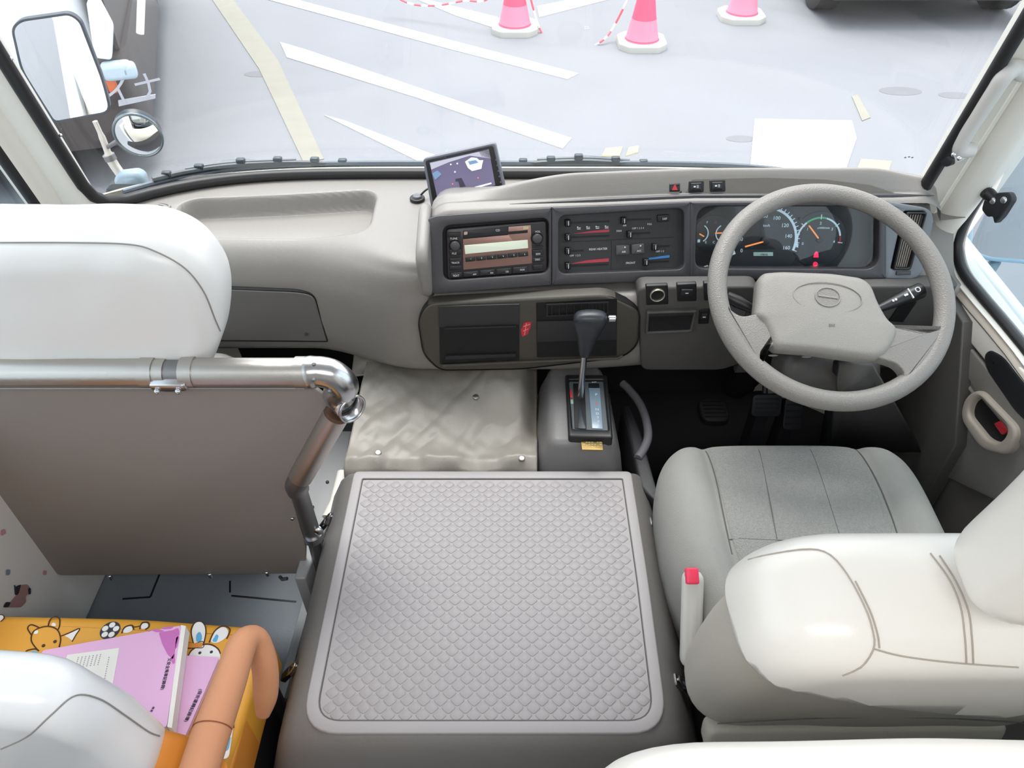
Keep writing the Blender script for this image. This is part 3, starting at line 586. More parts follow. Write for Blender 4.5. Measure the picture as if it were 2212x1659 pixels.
mk('ashtray_front', prism(C2, C2.hits([(1160, 738), (1332, 733), (1332, 690), (1160, 694)], .002), .001, .004, .001), mat('ashtray_dark', '#29292c', .5), p2)
mk('lower_lip', tube([C2.at(*C2.hit(a, b, .004), .004) for a, b in ((955, 790), (1130, 782), (1335, 774), (1345, 768))], .003, 8), TAUPE, stf)
rs = C2.hits([(1128, 727), (1125, 712), (1132, 696), (1148, 694), (1146, 706), (1139, 722)])
mk('red_sticker', prism(C2, rnd(rs, .003, 3), 0, .0015), RED, stf)
mk('sticker_strokes', join(*[bar2(C2, C2.hit(a, b), C2.hit(c, d), .0012, .0014, .0022) for a, b, c, d in ((1131, 704, 1145, 699), (1130, 714, 1141, 709), (1133, 722, 1137, 697))]), mat('sticker_pale', '#e9a9a4', .6), stf, smooth=False)
# right of it: socket, switches, cubby, on the knee panel
prm(CP, [(1396, 660), (1444, 658), (1443, 616), (1395, 618)], .003, -.005, .004, .002, BLK, 'power_socket', dash)
so = bpy.data.objects['power_socket']; cs = CP.hit(1420, 637, .006); mk('socket_ring', ring(CP, circ(*cs, .0150, 28), circ(*cs, .0125, 28), .003, .010, .0012), mat('socket_metal', '#c9c3b4', .25, .8), so); mk('socket_hole', disc(CP, cs, .0125, .004, .005, 24), BLK2, so)
for L in ([(1463, 652), (1505, 651), (1505, 613), (1462, 615)], [(1521, 650), (1560, 649), (1560, 610), (1520, 612)], [(1508, 701), (1531, 700), (1534, 667), (1511, 669)]):
    s = prm(CP, L, .003, -.005, .004, .002, BLK, 'rocker_switch', dash); c = CP.hit(sum(q[0] for q in L)/4, sum(q[1] for q in L)/4, .008); wd = abs(CP.hit(*L[1])[0]-CP.hit(*L[0])[0])
    mk('switch_rocker', prism(CP, rrect(*c, wd*.6, .016, .002), .003, .009, .002), SOFTBLK, s); mk('switch_mark', bar2(CP, (c[0]-.003, c[1]), (c[0]+.003, c[1]), .002, .009, .0095), LABELW, s)
cb = mk('coin_tray', layers(CP, [rnd(CP.hits([(1399, 716), (1490, 712), (1499, 675), (1402, 678)], .001), .003, 4)]+[inset(rnd(CP.hits([(1399, 716), (1490, 712), (1499, 675), (1402, 678)], .001), .003, 4), .003)], [.010, .0095], False, True), BLK2, dash)
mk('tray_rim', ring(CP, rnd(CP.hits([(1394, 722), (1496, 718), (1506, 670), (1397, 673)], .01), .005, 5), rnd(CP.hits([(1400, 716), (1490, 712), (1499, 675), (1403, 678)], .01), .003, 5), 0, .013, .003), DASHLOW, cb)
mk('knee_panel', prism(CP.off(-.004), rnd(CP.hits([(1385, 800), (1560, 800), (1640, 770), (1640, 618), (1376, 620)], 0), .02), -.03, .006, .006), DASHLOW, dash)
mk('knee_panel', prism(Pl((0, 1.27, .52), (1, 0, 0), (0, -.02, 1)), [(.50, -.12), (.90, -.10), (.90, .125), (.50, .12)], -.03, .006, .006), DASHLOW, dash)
# glovebox lid on the left face, and small corner vent
GB = Pl((-.6, 1.316, .52), (1, 0, 0), (0, -.015, 1))
gl = rnd(GB.hits([(300, 735), (709, 738), (680, 635), (640, 628), (300, 615)], .002), [.01, .004, .03, .02, .01], 6)
glb = mk('glovebox_lid', prism(GB, inset(gl, .0022), -.02, .005, .003), mat('glovebox_shaded_grey', '#6b6866', .5, bump=.25, scale=900), dash)  # shade of the dash face put into the lid's darker grey
mk('lid_gap', ring(GB, gl, inset(gl, .0025), -.02, .0035), BLK, glb)
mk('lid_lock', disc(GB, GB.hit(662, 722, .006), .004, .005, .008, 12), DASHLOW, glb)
# demister vent at the left end of the dash top
TP = FLAT(.708)
mk('corner_vent', ring(TP, circ(*TP.hit(325, 450), .045, 24, .018), circ(*TP.hit(325, 450), .040, 24, .014), -.01, .006, .001), DASH, dash)
mk('vent_slot', prism(TP, circ(*TP.hit(327, 450), .028, 16, .008), -.01, .005), BLK2, dash)
# ================================================================ REVERSING MONITOR
mon = thing('reversing_monitor', 'small tilted reversing monitor showing a car park, standing on the dash top', 'monitor', (-.09, 1.50, .72))
mc = aty(1002, 375, 1.46)
# plane spanned so that the four corners sit on it, tilted towards the saloon
mz = Pl(mc, V((1, .0, .165)), V((-.165, .30, .93)))
mpts = [(934, 449), (1090, 409), (1068, 311), (916, 345)]
mo = rnd(mz.hits(mpts), .006, 5)
mk('housing', prism(mz, mo, -.020, 0, .004), BLK, mon); mk('housing_rim', ring(mz, rnd(mz.hits([(932, 452), (1093, 411), (1070, 308), (913, 343)]), .007, 5), rnd(mz.hits([(937, 445), (1086, 407), (1065, 315), (919, 348)]), .006, 5), -.018, .001, .002), mat('monitor_rim', '#6b6d76', .35), mon)
scr = mk('screen', prism(mz, mz.hits([(947, 437), (1070, 400), (1056, 322), (928, 351)]), 0, .0012), mat('screen_image', '#66607c', .3, emit=.55, var=.15, vscale=14), mon, smooth=False)
def scp(name, L, m, h=.0018): return mk(name, prism(mz, mz.hits(L), .0012, h), m, scr, smooth=False)
E_ = lambda n, h, e=.6: mat('screen_'+n, h, .4, emit=e)
scp('shown_sky', [(929, 352), (1056, 323), (1060, 342), (1015, 336), (970, 350), (932, 366)], E_('pale', '#a9a9b5'))
scp('shown_trees', [(1035, 327), (1057, 323), (1061, 342), (1040, 338)], E_('dark', '#3a3548', .3)); scp('shown_car', [(1005, 349), (1018, 340), (1030, 341), (1042, 352), (1040, 364), (1020, 369), (1011, 362)], E_('white', '#e4e9ee', .8), .0022)
scp('shown_windows', [(1011, 348), (1028, 345), (1034, 351), (1015, 356)], E_('blue', '#6a88a8'), .0026); scp('shown_blue_car', [(934, 374), (945, 368), (954, 376), (940, 388)], E_('blue', '#6a88a8'), .0022)
scp('shown_blue_car', [(1035, 346), (1044, 346), (1042, 353), (1034, 352)], E_('white', '#e4e9ee'), .0020)
scp('guide_line', [(955, 422), (1061, 394), (1062, 397), (956, 426)], E_('white', '#e4e9ee')); scp('shown_shadow', [(984, 386), (997, 384), (1006, 402), (994, 405), (990, 392), (984, 392)], E_('dark', '#3a3548', .3))
for a, b, m in ((978, 397, 'red'), (1033, 384, 'red'), (983, 371, 'white'), (974, 355, 'white'), (988, 353, 'white')): c = mz.hit(a, b); mk('guide_dot', disc(mz, c, .0016, .0012, .002, 10), E_(m, '#e86a78' if m == 'red' else '#e4e9ee'), scr)
for k in range(5): c = mz.hit(1072+k*2.4, 345+12*k); mk('side_key', disc(mz, c, .002, 0, .0015, 8), mat('monitor_key', '#5a5a66', .4), mon)
text('MONITOR', mz, mz.hit(952, 341), .005, MATS['monitor_key'], mon, .0006, rot=0)
pb = mz.at(0, -.02, -.02)
mk('stand', join(tube([pb, pb+V((.005, .03, -.03)), V((pb.x+.05, pb.y+.045, .725))], .006, 10), disc(FLAT(.705), (pb.x+.05, pb.y+.045), .03, 0, .012, 24, .003)), BLK, mon)
pk = thing('cable_puck', 'round black cable puck stuck on the dash top left of the monitor', 'puck', (0, 0, .705)); q = atz(901, 424, .712); pk.location = WO['cable_puck'] = V((q.x, q.y, .704))
mk('puck_base', disc(FLAT(.704), (q.x, q.y), .0165, 0, .006, 28, .002), BLK, pk); mk('puck_cap', disc(FLAT(.710), (q.x, q.y), .010, 0, .005, 24, .003), mat('puck_grey', '#66666c', .3), pk)
mk('cable', tube(catmull([V((q.x+.008, q.y+.002, .714)), V((q.x+.02, q.y+.006, .724)), V((q.x+.035, q.y+.02, .726)), V((q.x+.055, q.y+.05, .71))], 14), .0022, 8), BLK, pk)
# ================================================================ STEERING
T30 = radians(30); WC = V((.564, 1.10, .745))
SW = Pl(WC, (1, 0, 0), (0, cos(T30), sin(T30)))
whl = thing('steering_wheel', 'grey four-spoke steering wheel with padded hub in front of the gauges', 'steering wheel', WC)
rim = [SW.at(.2*cos(a), .2*sin(a)) for a in [2*pi*k/96 for k in range(96)]]
mk('rim', tube(rim, .0172, 18, closed=True), WHEEL, whl, angle=80)
hubp = [(1640, 598), (1652, 584), (1690, 581), (1800, 585), (1868, 595), (1888, 612), (1902, 650), (1925, 690), (1946, 706), (1940, 730), (1922, 760), (1898, 774), (1860, 770), (1760, 756), (1680, 750), (1672, 742), (1664, 715), (1650, 690), (1632, 678), (1636, 650)]
HH = .022
pad = mk('hub_pad', pillow(SW, rnd(SW.hits(hubp, HH), .012, 5), HH, .016, .004), PAD, whl, angle=80)
pad_d = SW.at(0, 0, HH+.0045)
SWp = SW.off(HH+.0035)
c = SWp.hit(1788, 642)
mk('emblem_oval', tube([SWp.at(c[0]+.0590*cos(a), c[1]+.0285*sin(a)-.012*cos(a)*.35, -.0008) for a in [2*pi*k/60 for k in range(60)]], .0009, 6, closed=True), PAD, pad)
mk('emblem_ring', ring(SWp, circ(c[0], c[1], .0222, 40, .0185), circ(c[0], c[1], .0200, 40, .0163), -.003, .0022, .0008), PAD, pad)
mk('emblem_disc', prism(SWp, circ(c[0], c[1], .0200, 40, .0163), -.003, .0006), WHEEL, pad)
mk('emblem_bar', bar2(SWp, (c[0]-.0165, c[1]+.003), (c[0]+.0165, c[1]-.002), .003, -.003, .0022), PAD, pad)
text('SRS', SWp, SWp.hit(1797, 703), .0075, mat('srs_grey', '#77716c', .6), pad, .0004)
# spokes
def spoke(name, L, r, h0, h1, b): mk(name, prism(SW, rnd(SW.hits(L, h1*.5), r, 6), h0, h1, b, 4), WHEEL, whl, angle=60)
spoke('spoke', [(1556, 640), (1575, 672), (1600, 688), (1634, 680), (1690, 690), (1690, 745), (1650, 752), (1640, 770), (1650, 800), (1615, 780), (1570, 725)], [.012, .012, .012, .01, .003, .003, .01, .012, .012, .03, .03], -.010, .014, .003)
spoke('spoke', [(2046, 702), (2014, 716), (1990, 722), (1948, 711), (1890, 700), (1875, 770), (1903, 778), (1935, 788), (1952, 808), (1946, 830), (1985, 803), (2030, 740)], [.012, .012, .012, .01, .003, .003, .01, .012, .012, .012, .03, .03], -.010, .014, .003)
mk('hub_boss', cyl(SW.at(-.005, -.01, -.002), SW.at(-.005, .0, -.05), .05, 28, .06), BLK, whl)
# column, shrouds and stalks
cl = thing('steering_column', 'dark steering column shroud with switch stalks behind the wheel', 'steering column', (.564, 1.2, .55))
SC2 = SW.off(-.055)
mk('shroud', pillow(Pl(SW.at(-.005, .005, -.085), SW.u, SW.v), rrect(0, 0, .17, .13, .045, 6), .032, .02, .003), mat('shroud_grey', '#55524f', .5, bump=.2, scale=700), cl)
mk('lower_shroud', pillow(Pl(aty(1780, 800, 1.16), (1, 0, 0), (0, .5, .87)), rrect(0, 0, .20, .09, .04, 6), .05, .025, .003), mat('shroud_dark', '#403d3b', .5), cl)
mk('column_tube', cyl(SW.at(0, 0, -.1), V((.57, 1.42, .22)), .035, 20), BLK2, cl)
for a, b in ((1670, 768), (1742, 771)): p = aty(a, b, 1.112); mk('screw_slot', ball(p, .006, 12, 8, (1.6, .3, .4)), mat('slot_grey', '#8d8a84', .4), cl)
p = aty(1793, 772, 1.10); mk('green_mark', tube([p, p+V((.003, 0, .010))], .0012, 6), mat('green_mark', '#1f9c6c', .5), cl)
# right stalk
s0 = SW.hit(1895, 668, -.03); s1 = SW.hit(1992, 626, -.03); S0 = SW.at(*s0, -.03); S1 = SW.at(*s1, -.03)
st = mk('wiper_stalk', wrinkle(tube([S0-(S1-S0)*.4, S0, S0.lerp(S1, .35), S0.lerp(S1, .6), S0.lerp(S1, .62), S0.lerp(S1, .97), S1], [.005, .007, .0105, .013, .014, .0145, .011], 12), 0, 1), BLK, cl)
sn = Pl(S0, S1-S0, SW.v); L = (S1-S0).length
for a in (.30, .36, .55, .59): mk('stalk_mark', disc(sn, (L*a, .001), .0022, .010 if a < .5 else .0128, .0135 if a > .5 else .0110, 10), LABELW, st)
mk('stalk_ring', ring(sn, circ(L*.82, .001, .005, 16), circ(L*.82, .001, .0036, 16), .012, .0152), LABELW, st); mk('stalk_band', bar2(sn, (L*.66, -.010), (L*.66, .010), .002, .012, .0148), LABELW, st)
l0 = SW.at(*SW.hit(1650, 680, -.035), -.035); l1 = SW.at(*SW.hit(1570, 640, -.035), -.035)
mk('light_stalk', tube([l0, l0.lerp(l1, .4), l0.lerp(l1, .7), l1], [.006, .009, .012, .010], 12), BLK, cl)
mk('ignition_barrel', cyl(aty(1590, 672, 1.2), aty(1590, 672, 1.17), .02, 20, .018), SOFTBLK, cl)
# vent seen behind the wheel on the right
kv = mk('side_outlet', prism(Pl((.80, 1.262, .60), (1, 0, 0), (0, 0, 1)), [(-.010, -.045), (.020, -.048), (.030, .005), (.0, .01)], -.02, .002), BLK, cl)
# ================================================================ PEDALS
def pedal(name, lab, px, py, y, w_, h_, tilt=.5):
    c = aty(px, py, y); t = thing(name, lab, 'pedal', (c.x, y+.05, .012)); p = Pl(c, (1, 0, 0), (0, sin(tilt), cos(tilt)))
    pp = mk('pad', prism(p, rrect(0, 0, w_, h_, .012, 5), -.006, .006, .002), SOFTBLK, t)
    mk('arm', tube(catmull([c, c+V((0, .03, .02)), c+V((0, .08, .12)), c+V((0, .10, .26))], 10), .007, 8), STEEL if name == 'accelerator_pedal' else SOFTBLK, t)
    for k in range(4): mk('rib', bar2(p, (-w_*.4, (k-1.5)*h_*.2), (w_*.4, (k-1.5)*h_*.2), .003, .006, .008), BLK, pp)
    mk('heel_bracket', box(c.x-.015, c.x+.015, y+.0, y+.05, .012, c.z), SOFTBLK, t)
pedal('brake_pedal', 'dark square brake pedal pad below the steering column', 1655, 875, 1.30, .07, .055)
pedal('accelerator_pedal', 'narrow accelerator pedal on a steel arm near the right footwell wall', 1712, 893, 1.30, .045, .08)
fr = thing('footrest_ring', 'dark round-edged rubber footrest on the footwell floor left of the pedals', 'footrest', (.34, 1.3, .012)); q = atz(1542, 885, .03); fr.location = WO['footrest_ring'] = V((q.x, q.y, .012))
mk('rubber_pad', prism(FLAT(.012), rrect(q.x, q.y, .08, .09, .03, 6), 0, .02, .006), mat('footwell_rubber', '#1f1f24', .6), fr)
mk('pad_rib', join(*[bar2(FLAT(.032), (q.x-.03, q.y+k*.015), (q.x+.03, q.y+k*.015), .003, 0, .002) for k in (-2, -1, 0, 1, 2)]), BLK, fr)
sp_ = thing('side_bulkhead_cover', 'tall grey plastic cover in the right footwell running under the wheel', 'cover', (.70, 1.2, .012))
def wallp(name, L, D_, m):
    P = [atx(a, b, x) for (a, b), x in zip(L, D_)]
    return mk(name, (P, [list(range(len(P)))]), m, sp_, smooth=False, solid=.012)
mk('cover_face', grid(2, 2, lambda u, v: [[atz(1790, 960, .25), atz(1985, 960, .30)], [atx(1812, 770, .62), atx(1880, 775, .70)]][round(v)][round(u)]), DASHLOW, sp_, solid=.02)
mk('cover_side', grid(2, 2, lambda u, v: [[atz(1790, 960, .25), atz(1770, 955, .02)], [atx(1812, 770, .62), atx(1800, 780, .62)]][round(v)][round(u)]), SOFTBLK, sp_, solid=.01)
# ================================================================ GEAR SELECTOR CONSOLE
gs = thing('gear_selector', 'grey floor console with automatic gear lever between the engine cover and the driver footwell', 'gear selector', (.12, 1.15, 0))
KZ = .405; K = FLAT(KZ)
base = rnd([(.070, 1.050), (.215, 1.050), (.205, 1.30), (.080, 1.30)], .032, 8)
def gr(p, d): return inset(p, -d)
mk('console_body', layers(Pl((0, 0, 0), (1, 0, 0), (0, 1, 0)), [gr(base, .045), gr(base, .030), gr(base, .015), gr(base, .004), base, inset(base, .004), inset(base, .010), inset(base, .018)], [0, .25, .345, .375, .388, .397, .403, .405]), mat('console_grey', '#6f6d6d', .42, bump=.2, scale=700), gs, angle=80)
def kz(L, h=0): return K.hits(L, h)
gf = mk('gate_frame', ring(K, rnd(kz([(1228, 945), (1324, 948), (1312, 812), (1221, 811)], .010), .006, 5), rnd(kz([(1237, 928), (1314, 931), (1303, 822), (1229, 822)], .010), .003, 5), -.01, .014, .004), BLK, gs)
gp = mk('gate_plate', prism(K, kz([(1230, 936), (1320, 938), (1309, 816), (1224, 816)], .006), -.01, .006), mat('gate_grey', '#5d6468', .35), gs)
prm(K, [(1241, 925), (1267, 926), (1263, 828), (1238, 828)], .002, .006, .0075, .0005, BLK2, 'lever_slot', gp)
prm(K, [(1248, 925), (1267, 926), (1265, 905), (1252, 870)], .004, .0075, .009, .0005, mat('slide_cover', '#2f353c', .3), 'slide_cover', gp)
ind = prm(K, [(1279, 925), (1302, 926), (1296, 838), (1272, 838)], .001, .006, .008, .0005, mat('indicator_window', '#7f93a4', .25, coat=.4), 'indicator_window', gp)
prm(K, [(1272, 836), (1295, 836), (1294, 828), (1271, 828)], .001, .006, .0085, .0005, BLK2, 'shift_lock', gp)
for i, (s, y) in enumerate(zip('PRND32L', (852, 871, 884, 893, 901, 910, 918))): text(s, K, K.hit(1288+i*.9, y, .009), .0095, mat('indicator_red', '#d66a5a', .5) if s == 'R' else LABELW, ind, .0082)
text('SHIFT', K, K.hit(1283, 832), .004, LABELW, gp, .0088)
prm(K, [(1228, 858), (1237, 859), (1235, 842), (1226, 842)], .001, .006, .008, .0005, RED, 'red_legend', gp); prm(K, [(1230, 872), (1239, 872), (1238, 863), (1229, 863)], .001, .006, .008, .0005, mat('pale_legend', '#8fa69a', .5), 'pale_legend', gp)
pl_ = prm(K, [(1257, 971), (1303, 972), (1301, 954), (1255, 954)], .001, 0, .002, .0005, mat('gold_plate', '#8d7640', .35, .6), 'type_plate', gs)
mk('plate_print', join(*[bar2(K, K.hit(1259+x*6, 957+y*4.5), K.hit(1263+x*6, 957+y*4.5), .0012, .002, .0026) for x in range(7) for y in range(3) if (x*3+y*5) % 4]), mat('plate_pale', '#cfc6a8', .5), pl_, smooth=False)
p0 = V(atz(1253, 860, KZ+.008)); p1 = aty(1262, 770, p0.y-.012); kp = aty(1274, 690, p1.y-.02)
lev = mk('lever_shaft', tube([p0, p0.lerp(p1, .5), p1, kp], .0065, 14), CHROME, gs)
# knob: lofted T-handle
def kn(u, v):
    h = v; z = [0, .12, .35, .6, .74, .84, .92, .97, 1][round(v*8)]
    w_ = [.010, .014, .019, .026, .034, .036, .034, .028, .012][round(v*8)]; d = [.010, .013, .016, .019, .021, .021, .018, .013, .005][round(v*8)]
    a = 2*pi*u; c = p1.lerp(V((kp.x+.002, kp.y, kp.z+.018)), z); ca = abs(cos(a))**.75*math.copysign(1, cos(a)); sa = abs(sin(a))**.75*math.copysign(1, sin(a))
    return c+V((ca*w_*.92, sa*d, 0))
mk('knob', join(grid(28, 9, kn, cu=True), ([kn(k/28, 0) for k in range(28)], [list(range(28))]), ([kn(k/28, 1) for k in range(28)], [list(range(28))])), mat('knob_black', '#2b2e34', .36, bump=.1, scale=500), gs, sub=1, angle=90)
kt = V((kp.x+.034, kp.y, kp.z+.002)); kb = mk('release_button', rod(kt, kt+V((.016, 0, 0)), .0068, 16), CHROME, gs)
# curved grey trim handle beside the console
hp_ = [atz(a, b, .33) for a, b in ((1345, 828), (1362, 845), (1382, 872), (1395, 905), (1400, 940), (1393, 965), (1378, 990))]
mk('side_trim', tube(catmull(hp_, 30), .0095, 10), mat('trim_grey', '#6c6b70', .4), gs)
mk('side_panel', prism(FLAT(.0), [(.262, 1.0), (.30, .95), (.285, 1.15), (.27, 1.24), (.25, 1.24)], .0, .33, .008), SOFTBLK, gs)
# ================================================================ ENGINE COVER + MAT
ec = thing('engine_cover', 'grey moulded engine cover with raised rim between the two front seats', 'engine cover', (-.04, .75, 0))
EZ = .350; EP = FLAT(EZ)
ro = EP.hits([(765, 1021), (1364, 1021), (1400, 1250), (1432, 1500), (1418, 1560), (1345, 1592), (790, 1590), (700, 1560), (664, 1500), (700, 1330)])
RS = [ro[0], ro[1], ro[2], (ro[3][0], ro[6][1]), (ro[8][0], ro[6][1]), ro[9]]; RR = [.014, .014, .05, .062, .062, .05]
RO = rnd(RS, RR, 8)
def RX(d): return insrnd(RS, RR, d, 8)
cx_, cy_ = ctr(RO)
def flare(d, dy=None): return [(cx_+(x-cx_)*(1+d/.29), cy_+(y-cy_)*(1+(dy if dy is not None else d)/.29)) for x, y in RO]
ebody = layers(Pl((0, 0, 0), (1, 0, 0), (0, 1, 0)), [flare(.125, .06), flare(.115, .055), flare(.09, .045), flare(.062, .032), flare(.036, .022), flare(.02, .014), flare(.004, .004), RX(.004), RX(.02)], [.012, .05, .15, .25, .31, .332, .345, .350, .352]); EBODY = ebody
mk('cover_body', ebody, ENGINE, ec, angle=80)
RI = RX(.0215)
mk('mat_frame', ring(EP, RX(.001), RI, 0, .007, .003), MAT_, ec, angle=60)
mt = mk('tread_mat', prism(EP, RX(.0225), 0, .0045), MAT_, ec)
mk('mat_gap', ring(EP, RX(.0205), RX(.0222), .003, .0066), SEAMD, ec)
# pads: rounded diamonds, 300 nearest as parts, the rest one part
inner = RX(.029)
def inside(p, poly):
    c = False; j = len(poly)-1
    for i in range(len(poly)):
        if (poly[i][1] > p[1]) != (poly[j][1] > p[1]) and p[0] < (poly[j][0]-poly[i][0])*(p[1]-poly[i][1])/(poly[j][1]-poly[i][1])+poly[i][0]: c = not c
        j = i
    return c
DX, DY = .0268, .0238; spots = []
y0 = min(q[1] for q in RO); x0 = min(q[0] for q in RO)
for j in range(60):
    for i in range(60):
        x = x0+i*DX+(DX/2 if j % 2 else 0); y = y0+.03+j*DY/2
        if inside((x, y), inner): spots.append((x, y))
spots.sort(key=lambda q: q[1])
def dia(x, y, k=1): return rnd([(x-DX*.47*k, y), (x, y-DY*.47*k), (x+DX*.47*k, y), (x, y+DY*.47*k)], .0040*k, 3)
def padgeo(x, y): return layers(EP, [dia(x, y), dia(x, y, .95), dia(x, y, .88)], [.0045, .0053, .0057], False, True)
first = mk('tread_pad', padgeo(*spots[0]), MAT_, mt, angle=80)
for x, y in spots[1:300]: copyobj(first, (x-spots[0][0], y-spots[0][1], 0))
rest = mk('tread_pads', join(*[padgeo(x, y) for x, y in spots[300:]]), MAT_, mt, angle=80); rest['kind'] = 'stuff'
print('pads', len(spots))
# latches on the flanks
def latch(name_l, px, py, z, s):
    c = onmesh(EBODY, px, py, .004)[0]; t = thing('toggle_latch', name_l, 'latch', c, 'toggle latches holding the engine cover')
    p = Pl(c, (0, 1, 0), (-s*.55, 0, .85)) if s > 0 else Pl(c, (0, -1, 0), (.55, 0, .85))
    mk('catch_plate', prism(p, rrect(0, .012, .022, .030, .004), -.002, .004, .001), STEEL, t); mk('hook_loop', tube([p.at(.008*cos(a), .004+.022*sin(a), .009) for a in [2*pi*k/20 for k in range(20)]], .0018, 8, closed=True), CHROME, t)
    mk('lever', prism(p, rrect(0, -.018, .016, .034, .003), .002, .012, .003), BLK, t); mk('rivet', disc(p, (0, .020), .003, .004, .007, 10, .001), CHROME, t)
latch('steel toggle latch on the engine cover beside the bent tube foot', 712, 1128, .262, -1)
latch('dark toggle latch on the engine cover behind the orange armrest', 636, 1450, .19, -1)
latch('black toggle latch on the engine cover beside the driver cushion', 1416, 1140, .27, 1)
latch('dark toggle latch on the engine cover beside the driver seat back', 1470, 1480, .20, 1)
# front left flange with steel strip and white post
fl = thing('step_flange', 'pale grey metal flange with screws beside the engine cover under the bent tube', 'flange', (-.4, 1.1, 0))
mk('flange_plate', prism(FLAT(.0), rnd(FLAT(.22).hits([(760, 930), (742, 1022), (715, 1115), (660, 1250), (635, 1250), (664, 1150), (655, 1080), (690, 960), (715, 930)]), .005, 3), .0, .22, .004), mat('flange_grey', '#8f9092', .5), fl)
for a, b in ((707, 1041), (675, 1095), (700, 1165)): mk('screw', ball(atz(a, b, .222), .004, 10, 6, (1, 1, .5)), BLK, fl)
mk('white_post', tube([atz(742, 1022, .25), atz(725, 1085, .24), atz(712, 1120, .23)], [.014, .013, .017], 12), CREAM, fl)
mk('rail', tube([V((-.47, .70, .02)), V((-.455, .95, .03)), V((-.42, 1.08, .04))], .012, 8), mat('rail_grey', '#9da0a3', .4), fl)
# ================================================================ VINYL SHEET OVER THE FRONT OF THE ENGINE
vs = thing('vinyl_cover_sheet', 'loose wrinkled grey vinyl sheet held by three snap buttons ahead of the engine cover', 'cover sheet', (-.14, 1.18, .30))
def sheet(u, v):
    # v 0 near edge .. 1 under the dash
    L_ = lerp(-.352, -.335, v)+(.04 if v > .75 else 0)*0; R_ = lerp(.052, .06, v)
    x = lerp(L_, R_, u); y = lerp(1.028, 1.36, v)
    z = .322+.020*sstep(.0, .12, v)*1+.035*sstep(.1, .9, v)
    z += .045*sstep(.35, .62, v)*math.exp(-((u-.80)/.20)**2)                      # hump over a pipe
    z -= .05*sstep(.90, 1.0, u)*sstep(.2, .5, v)
    z += .010*math.exp(-((v-.10)/.05)**2)*(.5+.5*sin(u*15+sin(u*31)))*sstep(0, .15, u)
    z -= .030*sstep(.05, 0, v)
    n = noise.noise(V((u*5, v*6, 3)))*.008+noise.noise(V((u*12+v*6, v*9, 8)))*.003
    n += .006*abs(noise.noise(V((u*9-v*4, v*3, 12))))
    return V((x, y-.006*sin(u*20)*sstep(.1, 0, v), z+n))
mk('sheet', grid(110, 90, sheet), SHEET, vs, solid=.002, angle=90)
mk('folded_flap', grid(30, 24, lambda u, v: V((lerp(-.37, -.21, u), lerp(1.30, 1.40, v), .345+.03*v+.02*sin(u*4+1)+noise.noise(V((u*4, v*4, 1)))*.012))), SHEET, vs, solid=.002, angle=90)
def seatz(px, py):
    best = None
    for i in range(0, 101):
        for j in range(0, 101, 1):
            p = sheet(i/100, j/100); d = (p-EYE); rr = ray(px, py); t = d.dot(rr)/rr.dot(rr); e = (d-rr*t).length
            if best is None or e < best[0]: best = (e, p)
    return best[1]
for a, b in ((817, 979), (1127, 994), (1030, 860)): p = seatz(a, b); mk('snap_button', disc(Pl(p, (1, 0, 0), (0, 1, .1)), (0, 0), .0068, -.002, .005, 20, .002), ALU, vs)
# ================================================================ PARTITION BOARD AND TUBES
pt = thing('partition_screen', 'taupe partition board hanging from a clamped aluminium tube behind the front left seat', 'partition', (-.65, .9, .16))
PB = Pl((0, .90, 0), (1, 0, 0), (0, 0, 1))
bo = rnd(PB.hits([(-80, 830), (668, 828), (700, 850), (713, 885), (700, 925), (640, 1030), (632, 1075), (662, 1180), (660, 1236), (130, 1240), (100, 1222), (-60, 1082)]), .01, 4)
brd = mk('board', prism(PB, bo, -.004, .004, .002), BOARD, pt)
for a, b in ((633, 1115),): mk('board_stud', disc(PB, PB.hit(a, b), .004, .004, .009, 12, .002), CHROME, pt)
for a, b in ((240, 1240), (455, 1236), (578, 1232)): p = PB.at(*PB.hit(a, b)); mk('board_clip', rod(p+V((0, -.006, -.01)), p+V((0, -.006, .005)), .004, 10), CHROME, pt)
p = PB.at(*PB.hit(605, 1246)); mk('tie_clip', tube([p, p+V((.008, -.01, .006)), p+V((.02, -.012, .012))], .004, 8), STEEL, pt)
TZ = aty(300, 805, .885)
ty = .885; tz = TZ.z; x_of = lambda px: aty(px, 805, ty).x
mk('main_tube', tube([V((x_of(-90), ty, tz)), V((x_of(362), ty, tz))], .0225, 24), ALU, pt); mk('main_tube', tube([V((x_of(418), ty, tz)), V((x_of(672), ty, tz))], .0235, 24), ALU, pt)
for k in range(3): mk('tube_rib', tube([V((x_of(-90), ty-.0215+.003*k, tz-.006+.008*(k-1)*1)), V((x_of(660), ty-.0215+.003*k, tz-.006+.008*(k-1)))], .0012, 6), STEEL, pt)
mk('main_tube', tube([V((x_of(355), ty, tz)), V((x_of(425), ty, tz))], .0205, 24), STEEL, pt)
mk('collar', tube([V((x_of(640), ty, tz)), V((x_of(668), ty, tz))], .0258, 24), ALU, pt); mk('collar', tube([V((x_of(308), ty, tz)), V((x_of(338), ty, tz))], .0245, 24), ALU, pt); mk('collar', tube([V((x_of(396), ty, tz)), V((x_of(424), ty, tz))], .0255, 24), ALU, pt)
mk('clamp_plate', prism(Pl((x_of(370), ty-.020, tz-.008), (1, 0, 0), (0, -.3, 1)), rnd([(-.026, -.006), (0, -.010), (.03, -.006), (.03, .012), (-.026, .012)], .006), -.01, .008, .003), CHROME, pt)
for a in (348, 393): mk('clamp_bolt', ball(V((x_of(a), ty-.030, tz-.012)), .005, 12, 8), CHROME, pt)
E1 = V((x_of(672), ty, tz)); TJ = aty(742, 868, .895)
